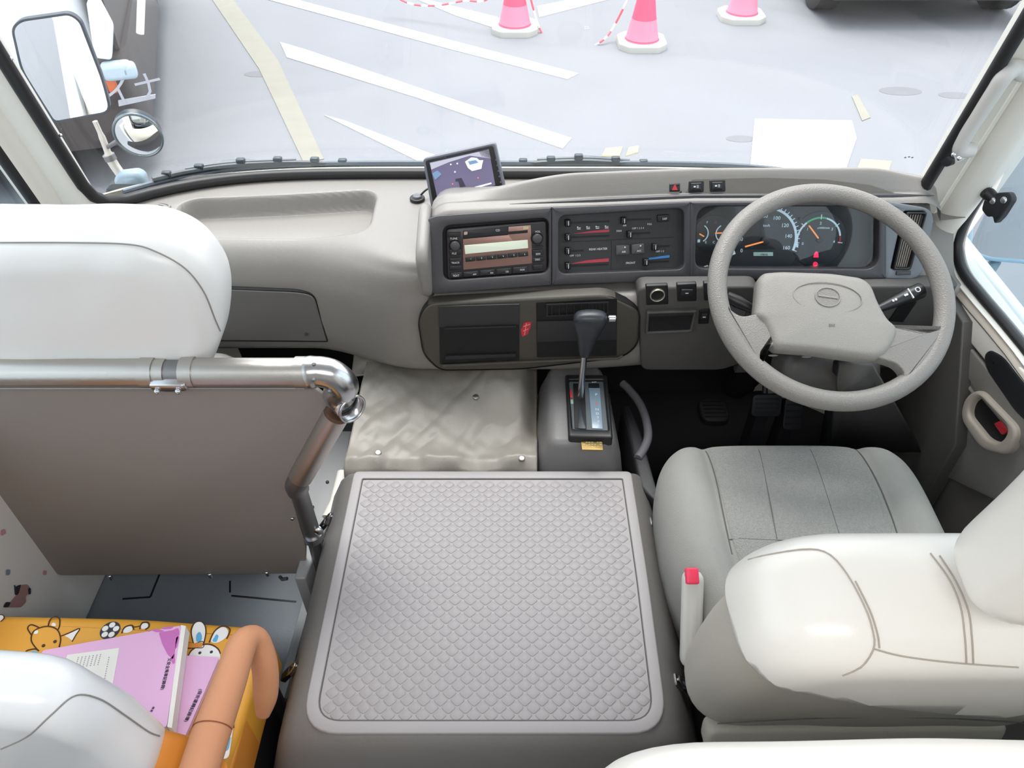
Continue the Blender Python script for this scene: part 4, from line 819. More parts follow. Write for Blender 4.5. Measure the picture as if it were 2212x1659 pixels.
el = catmull([E1+V((-.004, 0, 0)), E1+V((.014, 0, .002)), E1+V((.034, 0, -.006)), E1+V((.046, .002, -.030)), TJ+V((-.006, 0, .020)), TJ], 22)
mk('elbow', tube(el, [.0262]*3+[.0245]*17+[.0235]*2, 22), CHROME, pt, angle=80)
for a, b in ((678, 787), (678, 820), (712, 845)): mk('elbow_screw', ball(aty(a, b, .861), .0035, 10, 6), STEEL, pt)
tdir = (aty(782, 900, .860)-TJ).normalized()
mk('tee_socket', tube([TJ+tdir*-.012, TJ+tdir*.022], [.023, .024], 22, caps=False), CHROME, pt, solid=.003); mk('tee_socket_lip', tube([TJ+tdir*.022+V((0, 0, 0)), TJ+tdir*.026], [.0255, .0255], 22, caps=False), CHROME, pt, solid=.003)
mk('tee_socket_inside', cyl(TJ+tdir*-.012, TJ+tdir*.004, .020, 20), BLK, pt)
LE = aty(640, 1045, .900); FT = aty(676, 1158, .905)
mk('collar_ring', tube([TJ.lerp(LE, .10), TJ.lerp(LE, .16)], .0215, 20), mat('rust_metal', '#6b4f3f', .6, .5), pt)
mk('sloping_tube', tube([TJ.lerp(LE, .13), TJ.lerp(LE, .9)], .0225, 22), ALU, pt)
mk('lower_elbow', tube(catmull([TJ.lerp(LE, .86), LE, LE.lerp(FT, .12)], 10), [.0205]*10, 18), STEEL, pt); mk('lower_tube', tube([LE.lerp(FT, .05), FT], .0165, 18), STEEL, pt)
mk('foot_ring', tube([FT.lerp(LE, .06), FT+V((.001, 0, -.006))], .0205, 18), CHROME, pt); mk('foot_bolt', ball(FT+V((.018, -.01, .03)), .010, 14, 8, (1, .6, 1)), CHROME, pt)
mk('foot_post', tube([FT, V((FT.x-.01, FT.y, 0))], .013, 12), STEEL, pt)
# ================================================================ SEATS
def cut(vf, co, no):
    """keep the side of the plane that no points to"""
    bm = bmesh.new(); vs = [bm.verts.new(q) for q in vf[0]]
    for f in vf[1]:
        try: bm.faces.new([vs[i] for i in f])
        except ValueError: pass
    bmesh.ops.bisect_plane(bm, geom=bm.verts[:]+bm.edges[:]+bm.faces[:], plane_co=V(co), plane_no=V(no), clear_inner=True)
    bm.verts.index_update(); out = ([q.co.copy() for q in bm.verts], [[q.index for q in f.verts] for f in bm.faces]); bm.free(); return out
def dense(poly, n=120):
    """resample a polygon to n evenly spaced points"""
    L = [0]; N = len(poly)
    for i in range(N): L.append(L[-1]+(V(poly[(i+1) % N])-V(poly[i])).length)
    out = []; i = 0
    for k in range(n):
        d = L[-1]*k/n
        while L[i+1] < d: i += 1
        t = (d-L[i])/max(1e-9, L[i+1]-L[i]); q = V(poly[i]).lerp(V(poly[(i+1) % N]), t); out.append((q.x, q.y))
    return out
ds = thing('driver_seat', 'grey cloth driver seat with white cover over its back and headrest', 'seat', (.525, .7, 0))
CC = (.525, .803); HX, HY = .252, .232
def tap(y): return 1-.16*sstep(.0, -1.0, (y-CC[1])/HY)
def ctop(x, y):
    X, Y = (x-CC[0])/(HX*tap(y)), (y-CC[1])/HY; r = min(1, (abs(X)**4.5+abs(Y)**4.5)**(1/4.5))
    z = .452+.020*sstep(.55, .80, abs(X))*(1-.3*sstep(.85, 1, abs(X)))-.012*(1-Y)*.5+.008
    z -= .006*math.exp(-((abs(X)-.60)/.04)**2)
    return z-.085*(1-sqrt(max(0, 1-r**9)))
def cush(u, v):
    a = 2*pi*u; ca, sa = cos(a), sin(a); bx = math.copysign(abs(ca)**(2/4.5), ca); by = math.copysign(abs(sa)**(2/4.5), sa)
    if v <= .75: r = sin(v/.75*pi/2); y = CC[1]+HY*by*r; x = CC[0]+HX*tap(y)*bx*r; return V((x, y, ctop(x, y)))
    t = (v-.75)/.25; k = 1+.02*sin(t*pi)-.06*t; tp = tap(CC[1]+HY*by); return V((CC[0]+HX*tp*bx*k, CC[1]+HY*by*k, ctop(CC[0]+HX*tp*bx, CC[1]+HY*by)-.13*t))
mk('cushion', grid(140, 60, cush, cu=True), SEAT, ds, angle=90)
X0, X1 = -.60, .60
mk('cushion_insert', grid(60, 40, lambda u, v: (lambda x, y: V((x, y, ctop(x, y)+.0012-.003*sum(math.exp(-((x-q)/.0022)**2) for q in (.462, .525, .588)))))(CC[0]+HX*tap(CC[1]+HY*lerp(-.9, .85, v))*lerp(-.57, .57, u), CC[1]+HY*lerp(-.9, .85, v))), SEATIN, ds, angle=90)
for L in ([(1528, 962), (1548, 1030), (1566, 1110), (1584, 1190)], [(1855, 958), (1895, 1030), (1930, 1110), (1958, 1195)], [(1640, 965), (1660, 1060), (1680, 1160)], [(1752, 965), (1785, 1060), (1815, 1150)], [(1575, 1158), (1700, 1163), (1820, 1163), (1945, 1158)]):
    pts = []
    for q in catmull([V((*FLAT(.46).hit(*p), 0)) for p in L], 24): pts.append(V((q.x, q.y, ctop(q.x, q.y)+.0008)))
    mk('seam', tube(pts, .0013 if L[0][0] in (1528, 1855) else .0008, 6), SEAMD, ds)
mk('seat_base', box(.33, .72, .52, .93, .0, .33), mat('seat_base_dark', '#2c2a2a', .6), ds, bevel=.02)
SB = Pl((.535, .525, .56), (1, 0, 0), (0, -.22, .975))
bp = dense(rnd([(-.262, -.215), (.262, -.215), (.272, .02), (.245, .235), (-.245, .235), (-.272, .02)], [.06, .06, .12, .11, .11, .12], 8))
mk('backrest', wrinkle(pillow(SB, bp, .072, .062, .006, 8), .003, 7), SEATSIDE, ds, angle=90)
mk('backrest_seam', tube([SB.at(lerp(-.235, .22, k/20), -.12+.045*sin(k/20*pi), .0735+.002) for k in range(21)], .001, 6), SEAMD, ds)
mk('lower_flap', prism(Pl((.50, .50, .335), (1, 0, 0), (0, .2, 1)), rnd([(-.20, -.03), (.26, -.03), (.26, .04), (-.20, .03)], .02), -.015, .015, .01), SEATSIDE, ds)
c0 = V((.276, .567, .695)); no = (c0-V((.355, .42, .666))).cross(V((.64, .42, .585))-V((.355, .42, .666))); no = no if no.z > 0 else -no
big = [(a*1.03, b*1.03) for a, b in bp]
def droop(vf):
    vs, fs = vf; out = []
    for q in vs:
        q = V(q); s = noise.noise(V((q.x*7, q.y*9, q.z*9))); s2 = noise.noise(V((q.x*2.5+5, q.y*4, q.z*16)))
        out.append(q+V((0, -.3, .6))*(abs(s)*.005+s2*.003))
    return out, fs
cov = cut(droop(pillow(SB, big, .088, .064, .016, 10)), c0, no)
sc = mk('seat_cover', cov, mat('cream_vinyl_cover', '#e3dfd8', .30, bump=.1, scale=9, coat=.2), ds, solid=.002, angle=90)
def onback(px, py): # a point on the cover's shell seen from here, used to lay the stitching
    r = ray(px, py); best = None
    for f in cov[1]:
        c = sum((V(cov[0][i]) for i in f), V((0, 0, 0)))/len(f); t = (c-EYE).dot(r)/r.dot(r); e = ((c-EYE)-r*t).length
        if e < .012 and (best is None or t < best[0]): best = (t,)
    return EYE+r*best[0] if best else None
from mathutils.bvhtree import BVHTree
def laid(vf, L, off=.0012, n=30):
    bv = BVHTree.FromPolygons([tuple(q) for q in vf[0]], vf[1]); out = []
    for q in catmull([V((a, b, 0)) for a, b in L], n):
        h = bv.ray_cast(EYE, ray(q.x, q.y).normalized())
        if h[0] is not None: out.append(h[0]-ray(q.x, q.y).normalized()*off)
    return out
STIT = mat('stitch_beige', '#a89f94', .7)
for L in ([(1572, 1222), (1650, 1200), (1740, 1186), (1790, 1196), (1830, 1240), (1868, 1310), (1885, 1360), (1888, 1400), (1862, 1440), (1820, 1460)], [(1888, 1402), (1950, 1418), (2060, 1432), (2200, 1442)], [(2010, 1195), (2050, 1250), (2075, 1310), (2085, 1380), (2088, 1432)], [(2030, 1200), (2065, 1255), (2092, 1320), (2100, 1380), (2103, 1434)], [(1848, 1255), (1880, 1320), (1896, 1370), (1900, 1400)]):
    P = laid(cov, L)
    if len(P) > 3: mk('stitch_line', tube(P, .0009, 6), STIT, sc)
HP = Pl((.605, .440, .955), (1, 0, 0), (0, -.15, 1))
hp2 = dense(rnd([(-.125, -.135), (.128, -.135), (.128, .085), (.09, .150), (-.085, .150), (-.125, .085)], [.03, .03, .06, .06, .06, .06], 8), 90)
mk('headrest', wrinkle(pillow(HP, hp2, .060, .045, .008, 8), .004, 8, 3), MATS['cream_vinyl_cover'], ds, angle=90)
for s in (-.05, .05): mk('headrest_post', cyl(V((.58+s, .465, .74)), V((.60+s, .45, .86)), .007, 12), CHROME, ds)
# buckle
bk = thing('belt_buckle', 'red-buttoned seat belt buckle in a grey holder beside the driver cushion', 'seat belt buckle', (.245, .7, .35))
b0 = atz(1489, 1235, .475); b1 = b0+V((.012, -.095, -.13))
BPn = Pl(b0, (1, 0, 0), (0, .75, .45))
mk('holder', pillow(Pl(b0.lerp(b1, .5), (1, 0, 0), (b0-b1)), rrect(0, 0, .034, (b0-b1).length, .014, 5), .014, .010, .002), mat('holder_grey', '#cdcac5', .5), bk)
mk('release_button', prism(Pl(b0+V((.002, -.006, .004)), (1, 0, 0), (0, .8, .5)), rrect(0, -.004, .021, .026, .004), -.004, .008, .003), mat('buckle_red', '#e8395a', .4), bk)
# front left seat, seen from behind
ps = thing('passenger_seat', 'front left seat with thick white vinyl cover on its back above the partition board', 'seat', (-.70, 1.1, 0))
PP = Pl((-.70, .960, .85), (1, 0, 0), (0, -.10, .995))
pp = PP.hits([(-60, 800), (410, 796), (462, 770), (492, 710), (500, 640), (484, 575), (430, 512), (340, 474), (-60, 472)])
ppd = dense(rnd(pp, [.01, .03, .04, .04, .05, .06, .06, .05, .01], 6), 140)
pcov = wrinkle(wrinkle(pillow(PP, ppd, .070, .050, .004, 10), .006, 5, 1, (1, 1, .6)), .002, 16, 2)
pc = mk('seat_cover', pcov, COVER, ps, angle=90)
for L in ([(-5, 524), (150, 524), (280, 528), (340, 545), (400, 580), (440, 630), (465, 690), (476, 715)],):
    P = laid(pcov, L, .001, 50)
    if len(P) > 3: mk('cover_seam', tube(P, .0011, 6), SEAM, pc)
mk('backrest', pillow(Pl((-.74, 1.01, .56), (1, 0, 0), (0, -.08, 1)), rrect(0, 0, .38, .34, .06), .055, .04, .01), SEAT, ps, angle=90)
mk('cushion', pillow(FLAT(.40), rrect(-.76, 1.16, .34, .26, .06), .07, .05, .01), SEAT, ps, angle=90)
mk('seat_base', box(-.90, -.54, 1.05, 1.30, 0, .34), MATS['seat_base_dark'], ps, bevel=.02)
# ================================================================ CHILD SEAT
cs_ = thing('child_seat', 'low yellow-orange child bench printed with cartoon animals, white cover on its back', 'seat', (-.68, .55, 0))
CZ = .35; CPn = FLAT(CZ)
cpoly = rnd(CPn.hits([(-60, 1322), (300, 1330), (566, 1350), (583, 1366), (478, 1690), (-190, 1690)]), [.03, .05, .02, .02, .03, .03], 5)
mk('cushion', prism(CPn, cpoly, -.11, 0, .018, 5), ORANGE, cs_, angle=70)
mk('cushion_side', prism(FLAT(.0), [(q[0]-.010, q[1]) for q in rnd(CPn.hits([(566, 1420), (583, 1380), (500, 1690), (470, 1690)]), .004, 3)], .235, .335, .006), ORANGE2, cs_)
mk('seat_frame', box(-.92, -.44, .36, .66, .02, .235), mat('child_seat_base', '#2a2a2e', .6), cs_, bevel=.01)
mk('frame_tube', tube([V((-.405, .34, .06)), V((-.405, .62, .06)), V((-.43, .68, .06))], .010, 10), ALU, cs_)
for p in (V((-.44, .38, 0)), V((-.44, .64, 0))): mk('leg', cyl(p, p+V((0, 0, .23)), .014, 12), STEEL, cs_)
KP = Pl((-.70, .405, .5), (1, 0, 0), (0, -.05, 1))
kc = dense(rnd(KP.hits([(-60, 1900), (366, 1900), (366, 1665), (350, 1625), (255, 1545), (150, 1478), (0, 1456), (-60, 1452)]), [.01, .01, .02, .04, .05, .05, .02, .01], 6), 120)
kcov = wrinkle(wrinkle(pillow(KP, kc, .042, .034, .006, 9), .006, 8, 9), .0025, 22, 4)
kk = mk('seat_cover', kcov, mat('white_vinyl_cover_gloss', '#e8e9ec', .28, bump=.1, scale=9, coat=.3), cs_, angle=90)
for L in ([(2, 1618), (60, 1590), (110, 1545), (162, 1503), (215, 1510), (270, 1545), (320, 1580), (345, 1590)],):
    P = laid(kcov, L, .001, 40)
    if len(P) > 3: mk('cover_seam', tube(P, .0010, 6), SEAM, kk)
mk('backrest', pillow(KP, dense(rnd([(-.24, -.16), (.282, -.16), (.286, -.02), (.24, .02), (.16, .10), (-.24, .10)], .03, 5), 60), .030, .02), ORANGE2, cs_)
ap = [(412, 1720, .515), (456, 1585, .525), (495, 1475, .53), (520, 1400, .53), (538, 1380, .522), (556, 1388, .505), (572, 1440, .47), (574, 1500, .43), (568, 1545, .40)]
aw = [atz(a, b, z) for a, b, z in ap]; arad = [.025, .025, .023, .021, .019, .019, .019, .018, .010]
apn = catmull(aw, 60); arn = [catmull([V((q, 0, 0)) for q in arad], 60)[k].x for k in range(60)]
av, af = tube(apn, arn, 20)
armrest = mk('armrest', (av, af), ARM, cs_, angle=80)
q = apn[8]; mk('armrest_seam', tube([q+V((.0252*cos(a), 0, .0252*sin(a))) for a in [pi*k/16 for k in range(17)]], .0009, 6), mat('arm_seam', '#8a4c2c', .6), armrest)
mk('armrest_post', cyl(apn[4]+V((.01, 0, -.02)), V((-.45, .36, .05)), .018, 12), ORANGE2, cs_)
# printed animals on the cushion
CT = FLAT(CZ+.0002)
def pcurve(name, L, r=.0011, close=False, m=OUTL, n=40):
    P = catmull([CT.at(*CT.hit(a, b), .0005) for a, b in (L+L[:1] if close else L)], n); return mk(name, tube(P, r, 6), m, cush_o)
def pfill(name, L, m, r=.01, h=.0008): return mk(name, prism(CT, rnd(CT.hits(L), r, 4), 0, h), m, cush_o, smooth=False)
cush_o = [o for o in cs_.children if o.name.startswith('cushion') and 'side' not in o.name][0]
pcurve('printed_fox', [(82, 1405), (68, 1385), (72, 1365), (90, 1355), (110, 1354), (125, 1362), (131, 1380), (128, 1398)])
pcurve('printed_ear', [(68, 1372), (60, 1358), (66, 1350), (76, 1352), (86, 1357)]); pcurve('printed_ear', [(104, 1354), (108, 1340), (118, 1332), (128, 1336), (129, 1350), (126, 1360)])
pfill('ear_fill', [(72, 1370), (76, 1362), (84, 1362), (82, 1370)], WHT, .004); pfill('ear_fill', [(110, 1352), (114, 1345), (121, 1347), (121, 1354)], WHT, .004)
for a, b in ((94, 1395), (119, 1386)): mk('printed_eye', disc(CT, CT.hit(a, b), .0028, 0, .001, 12), OUTL, cush_o)
pfill('printed_scarf', [(62, 1410), (78, 1405), (86, 1414), (74, 1420), (60, 1418)], BLUE, .004); pcurve('scarf_outline', [(54, 1416), (58, 1406), (76, 1402), (84, 1406)])
pfill('printed_flag', [(140, 1374), (172, 1359), (157, 1385), (148, 1378)], WHT, .001); pcurve('flag_outline', [(130, 1375), (150, 1367), (172, 1358), (164, 1372), (156, 1386)], .0009)
bc = CT.hit(238, 1362); mk('printed_ball', disc(CT, bc, .0165, 0, .0008, 28), PRBLK, cush_o)
for k in range(5): a = 2*pi*k/5+.3; mk('ball_patch', disc(CT, (bc[0]+.0098*cos(a), bc[1]+.0098*sin(a)), .0052, .0006, .0013, 10), WHT, cush_o)
pfill('printed_paw', [(264, 1368), (270, 1356), (284, 1352), (288, 1360), (280, 1367)], WHT, .006); pcurve('paw_outline', [(263, 1368), (270, 1355), (285, 1351), (289, 1360)]); pfill('printed_hand', [(303, 1358), (307, 1347), (319, 1346), (321, 1354), (313, 1360)], WHT, .006); pcurve('hand_outline', [(302, 1359), (307, 1346), (320, 1345), (322, 1354), (314, 1360)]); pcurve('paw_string', [(286, 1355), (296, 1354), (304, 1352)], .0009)
pfill('printed_rabbit_face', [(405, 1425), (412, 1408), (432, 1395), (452, 1393), (468, 1400), (476, 1412), (476, 1440), (405, 1440)], WHT, .012)
pcurve('face_outline', [(406, 1422), (413, 1406), (432, 1394), (454, 1392), (470, 1401), (476, 1412)])
pfill('printed_rabbit_ear', [(418, 1392), (414, 1362), (422, 1345), (435, 1343), (444, 1355), (443, 1385), (436, 1392)], WHT, .012); pcurve('ear_outline', [(418, 1390), (413, 1362), (421, 1345), (431, 1342), (441, 1348), (445, 1365), (441, 1388)]); pfill('ear_inside', [(424, 1388), (424, 1372), (431, 1364), (437, 1372), (436, 1386)], BLUE, .006, .0013)
pfill('printed_rabbit_ear', [(453, 1388), (466, 1362), (482, 1353), (494, 1360), (492, 1376), (470, 1390)], WHT, .012); pcurve('ear_outline', [(452, 1388), (462, 1366), (476, 1354), (490, 1354), (497, 1362), (490, 1380)]); pfill('ear_inside', [(458, 1386), (468, 1370), (473, 1374), (468, 1388)], BLUE, .003, .0013)
pfill('printed_bow', [(404, 1400), (406, 1388), (420, 1391), (438, 1388), (438, 1398), (420, 1400)], ORANGE2, .003, .0016); pcurve('bow_outline', [(404, 1401), (405, 1388), (420, 1391), (438, 1386), (439, 1399), (420, 1400)], .0009, True)
for a, b in ((432, 1411), (457, 1409)): mk('printed_eye', disc(CT, CT.hit(a, b), .0025, 0, .0014, 12), PRBLK, cush_o)
pfill('printed_elephant', [(468, 1600), (476, 1572), (490, 1556), (505, 1545), (504, 1570), (494, 1640), (470, 1640), (462, 1630)], WHT, .012); pcurve('elephant_outline', [(474, 1575), (480, 1550), (492, 1542), (503, 1552), (505, 1572)]); pcurve('elephant_outline', [(460, 1635), (464, 1600), (478, 1578), (504, 1571)])
pcurve('ear_fold', [(482, 1552), (494, 1560), (497, 1572)], .0009); pfill('printed_trunk', [(470, 1618), (474, 1604), (486, 1594), (500, 1590), (494, 1622), (478, 1626)], BLUE, .008, .0013); mk('printed_eye', disc(CT, CT.hit(479, 1590), .0026, 0, .0014, 12), PRBLK, cush_o); pfill('printed_vest', [(452, 1634), (460, 1640), (484, 1642), (482, 1656), (450, 1650)], PRBLK, .004, .0013); pfill('vest_patch', [(458, 1640), (468, 1642), (466, 1650), (456, 1648)], BLUE, .002, .0018)
pfill('printed_spot', [(-5, 1330), (6, 1329), (9, 1334), (4, 1341), (-5, 1342)], WHT, .004); pcurve('spot_outline', [(-5, 1328), (6, 1329), (9, 1335), (2, 1343)], .0009)
# books
def book(lab, pts, z0, z1, h):
    P = FLAT(z1); q = rnd(P.hits(pts), .004, 3); t = thing('notebook', lab, 'book', (*ctr(q), z0), 'pink notebooks on the child bench')
    mk('pages', prism(FLAT(0), inset(q, .0015), z0+.0008, z1-.001), mat('page_edges', '#d9d2cc', .8), t, smooth=False)
    mk('front_cover', prism(FLAT(0), q, z1-.001, z1), PINK, t, smooth=False); mk('back_cover', prism(FLAT(0), q, z0, z0+.0008), PINK, t, smooth=False)
    return t, P
b2, P2 = book('thin pink notebook partly under the thicker one, beside the armrest', [(290, 1410), (474, 1420), (393, 1606), (240, 1552)], .3520, .3600, 0)
text_along('(保安運轉記錄簿)', P2, (437, 1482), (397, 1566), INK, b2, .0006)
b1_, P1 = book('thick pink notebook with white list label and purple brush print, topmost of the two', [(92, 1405), (392, 1351), (360, 1570), (10, 1640)], .3605, .3840, 1)
mk('spine_strip', prism(FLAT(0), P1.hits([(391, 1350), (401, 1352), (371, 1572), (361, 1570)], 0), .3610, .3838), PAPER, b1_, smooth=False)
mk('white_label', prism(P1, P1.hits([(146, 1415), (258, 1400), (240, 1500), (180, 1510), (120, 1480)]), 0, .0008), PAPER, b1_, smooth=False)
for k in range(7): a = P1.hit(170+k*8, 1420-k*1.0); b = P1.hit(163+k*8, 1445-k*1.0); mk('label_line', join(*[bar2(P1, V(a).lerp(V(b), j/6), V(a).lerp(V(b), j/6+.09), .0016, .0008, .0011) for j in range(6)]), mat('faint_ink', '#9a9aa4', .7), b1_, smooth=False)
mk('label_stamp', prism(P1, P1.hits([(214, 1468), (221, 1466), (219, 1473), (212, 1474)]), .0008, .0011), PRBLK, b1_, smooth=False)
a = P1.hit(236, 1420); b = P1.hit(222, 1490); mk('label_line', join(*[bar2(P1, V(a).lerp(V(b), j/14), V(a).lerp(V(b), j/14+.03), .0018, .0008, .0011) for j in range(14)]), MATS['faint_ink'], b1_, smooth=False)
for L in ([(343, 1366), (372, 1362), (385, 1356), (388, 1366), (380, 1395), (374, 1425), (362, 1414), (350, 1390)], [(326, 1361), (340, 1359), (356, 1363), (338, 1366)], [(381, 1376), (388, 1374), (382, 1400), (378, 1402)], [(368, 1424), (378, 1410), (378, 1432), (374, 1436)], [(318, 1362), (324, 1360), (323, 1366)], [(348, 1356), (376, 1352), (372, 1358), (352, 1360)]):
    mk('brush_print', prism(P1, rnd(P1.hits(L), .002, 2), 0, .0005), PINK2, b1_, smooth=False)
text_along('又安全乘車記錄冊)', P1, (367, 1418), (349, 1493), INK, b1_, .0006)
text_along('年月', P1, (332, 1526), (325, 1538), INK, b1_, .0006)
# seat behind the driver, only the top of its back in view
rs_ = thing('rear_seat', 'white-covered seat back behind the driver seat along the bottom edge', 'seat', (.55, .15, 0))
RP = Pl((.49, .220, .765), (1, 0, 0), (0, -.03, 1))
mk('seat_cover', wrinkle(pillow(RP, dense(rnd([(-.425, -.3), (.42, -.3), (.42, .165), (-.425, .150)], [.03, .03, .05, .09], 8), 140), .050, .036, .006, 9), .003, 6, 5), mat('ivory_vinyl_cover', '#efe9e1', .35, coat=.2), rs_, angle=90)
mk('cushion', pillow(FLAT(.42), rrect(.5, -.08, .84, .5, .06), .06, .05), SEAT, rs_); mk('seat_base', box(.15, .85, -.3, .1, 0, .37), MATS['seat_base_dark'], rs_, bevel=.02)
# ================================================================ GRAB HANDLE AND MIRROR ON THE RIGHT PILLAR
gh = thing('grab_handle', 'pale grab handle on the right windscreen pillar with black end cap', 'handle', atx(2075, 330, .86))
ha, hb = atx(2066, 318, .838), atx(2166, 168, .838)
HM = mat('handle_pale', '#cfccc8', .4)
mk('grip', tube(catmull([ha+V((.035, .01, -.01)), ha+V((.006, 0, -.002)), ha.lerp(hb, .2), ha.lerp(hb, .5), ha.lerp(hb, .85), hb+V((.002, 0, .004)), hb+V((.02, .01, .012)), hb+V((.045, .02, .0))], 40), .0150, 16), HM, gh, angle=80)
kp_ = atx(2049, 345, .835); mk('end_cap', tube([kp_+V((-.008, -.006, 0)), kp_+V((-.006, -.004, 0)), kp_+V((.006, .004, 0))], [.008, .0115, .0125], 18), SOFTBLK, gh)
mk('mount_plate', rod(kp_+V((.004, 0, .002)), kp_+V((.030, .01, .01)), .013, 14), HM, gh)
for a, b in ((2060, 334), (2072, 342)): mk('mount_screw', ball(atx(a, b, .822), .0045, 12, 8), CHROME, gh)
def clipmirror():
    t = thing('clip_on_mirror', 'small black bracket clamped to the right window edge before the door mirror', 'bracket', atx(2150, 440, .96))
    mk('clamp', tube([atx(2122, 410, .94), atx(2136, 420, .94), atx(2150, 432, .95)], [.010, .013, .011], 12), BLK, t)
    c = atx(2162, 436, .955); p = Pl(c, (.35, -1, 0), (.1, 0, 1))
    mk('bracket_plate', prism(p, rnd([(-.030, -.010), (-.024, -.030), (-.004, -.036), (.004, -.028), (.016, -.040), (.022, -.020), (.024, .018), (.010, .026), (-.012, .014)], .006, 4), -.006, .008, .003), SOFTBLK, t)
    for q in ((.010, .010), (-.010, -.002)): mk('bolt', disc(p, q, .007, .008, .013, 14, .003), CHROME, t)
clipmirror()
def extmirror(name, lab, P, nrm, thick, frame, mirr=MIRR, bulge=0):
    t = thing(name, lab, 'mirror', P[0])
    return t
# right door mirror
rm = thing('door_mirror', 'large rounded side mirror outside the right window, pale blue edge', 'mirror', (1.2, 1.6, .4))
c = aty(2190, 445, 1.62); MP = Pl(c, V((.96, -.27, 0)), (0, -.02, 1))
mo_ = rnd(MP.hits([(2102, 470), (2118, 420), (2160, 345), (2200, 315), (2330, 300), (2340, 590), (2215, 562), (2130, 556), (2096, 535)]), [.02, .03, .03, .04, .03, .03, .03, .03, .03], 6)
mk('mirror_shell', prism(MP, inset(mo_, -.006), -.04, -.001, .004), mat('mirror_shell_blue', '#8fb4c8', .3), rm); mk('mirror_glass', prism(MP, mo_, -.002, .002), MIRR, rm, smooth=False)
mk('mirror_rim', ring(MP, inset(mo_, -.007), inset(mo_, .002), -.002, .006, .002), mat('mirror_rim_blue', '#9fc0d2', .3), rm)
mk('mirror_arm', tube(catmull([aty(2150, 565, 1.63), aty(2132, 590, 1.60), aty(2105, 612, 1.56), V((1.02, 1.45, .52))], 14), .014, 12), mat('arm_blue_grey', '#6f8795', .35), rm)
# left exterior mirrors
lm = thing('side_mirror', 'tall rectangular side mirror outside the windscreen at upper left', 'mirror', (-.9, 1.66, .5))
c = aty(150, 140, 1.70); LMn = Pl(c, V((.975, .223, .0)), (0, -.03, 1))
lo = rnd(LMn.hits([(118, 262), (238, 240), (222, 175), (172, 45), (150, 30), (45, 45), (28, 62), (48, 150)]), [.01, .02, .03, .015, .02, .02, .02, .02], 5)
mk('mirror_shell', prism(LMn, inset(lo, -.003), -.014, -.001, .003), mat('mirror_shell_dark', '#39424c', .35), lm); mk('mirror_glass', prism(LMn, lo, -.002, .002), MIRR, lm, smooth=False); mk('mirror_rim', ring(LMn, inset(lo, -.0035), inset(lo, .0015), -.002, .003, .001), MATS['mirror_shell_dark'], lm)
mk('mirror_arm', tube(catmull([aty(205, 262, 1.74), aty(222, 300, 1.74), aty(240, 345, 1.74), aty(262, 378, 1.74)], 14), [.006]*4+[.008]*4+[.012]*6, 12), mat('arm_chrome_pale', '#d8d3cc', .25, .3), lm)
mk('arm_collar', tube([aty(234, 334, 1.74), aty(240, 345, 1.74)], .0145, 14), STEEL, lm); mk('arm_foot', pillow(Pl(aty(288, 388, 1.735), (1, .1, 0), (0, .1, 1)), rnd([(-.045, .0), (-.02, -.03), (.028, -.03), (.034, .012), (.02, .026), (-.03, .022)], .01, 4), .022, .014, .004), mat('arm_foot_blue', '#8ba0ae', .35), lm)
um = thing('round_mirror', 'round convex under-mirror with chrome edge on the left mirror arm', 'mirror', (-.8, 1.75, .6))
c = aty(299, 293, 1.70); RM = Pl(c, V((.97, .22, .05)), (-.05, -.25, .95)); rr_ = .0505
def dome(u, v): a = 2*pi*u; r = rr_*v; return RM.at(r*cos(a), r*sin(a)*1.17, .014*(1-v*v))
mk('mirror_glass', grid(40, 12, dome, cu=True), MIRR, um, angle=90); mk('mirror_rim', tube([RM.at(rr_*cos(a), rr_*1.17*sin(a), 0) for a in [2*pi*k/48 for k in range(48)]], .0035, 10, closed=True), mat('rim_dark_chrome', '#7c8890', .25, .8), um)
mk('mirror_back', prism(RM, circ(0, 0, rr_, 40, rr_*1.17), -.02, -.001, .008), MATS['mirror_shell_dark'], um); mk('mirror_stem', tube([RM.at(-.045, -.01, -.01), aty(232, 318, 1.74)], .005, 10), STEEL, um)
# wipers
def wpt(px, py, lift=.045):
    py -= 7
    y = 1.6
    for _ in range(6): p = aty(px, py, y); y = wy(max(-.85, min(.85, p.x)))+lift
    return aty(px, py, y)
def wiper(lab, blade, arm, brackets):
    t = thing('windscreen_wiper', lab, 'wiper', wpt(*arm[0]))
    mk('wiper_blade', tube(catmull([wpt(*q) for q in blade], 40), .0075, 8), mat('wiper_black', '#30383e', .4), t)
    mk('blade_frame', tube(catmull([wpt(a, b-7, .050)+V((0, 0, .0)) for a, b in blade[1:-1]], 24), .0048, 8), mat('wiper_frame', '#3c454c', .35, .3), t)
    mk('wiper_arm', tube(catmull([wpt(*q, .06) for q in arm], 24), .009, 8), MATS['wiper_frame'], t)
    for q in brackets: a = wpt(*q); mk('bracket', box(a.x-.010, a.x+.010, a.y-.004, a.y+.010, a.z-.006, a.z+.010), MATS['wiper_frame'], t, bevel=.003)
    mk('arm_pivot', rod(wpt(*arm[0], .05)+V((0, 0, -.05)), wpt(*arm[0], .06)+V((0, 0, .01)), .014, 14), BLK, t)
wiper('dark windscreen wiper lying along the left half of the windscreen foot', [(330, 396), (400, 380), (500, 366), (640, 360), (778, 366)], [(770, 374), (640, 370), (540, 359), (480, 362)], [(360, 387), (430, 372), (520, 359), (600, 356), (680, 357), (740, 360)])
wiper('dark windscreen wiper to the right of the reversing monitor', [(1085, 368), (1160, 360), (1260, 356), (1360, 362), (1450, 372)], [(1100, 372), (1180, 366), (1250, 351), (1320, 355)], [(1130, 360), (1190, 355), (1250, 350), (1330, 355), (1390, 362)])
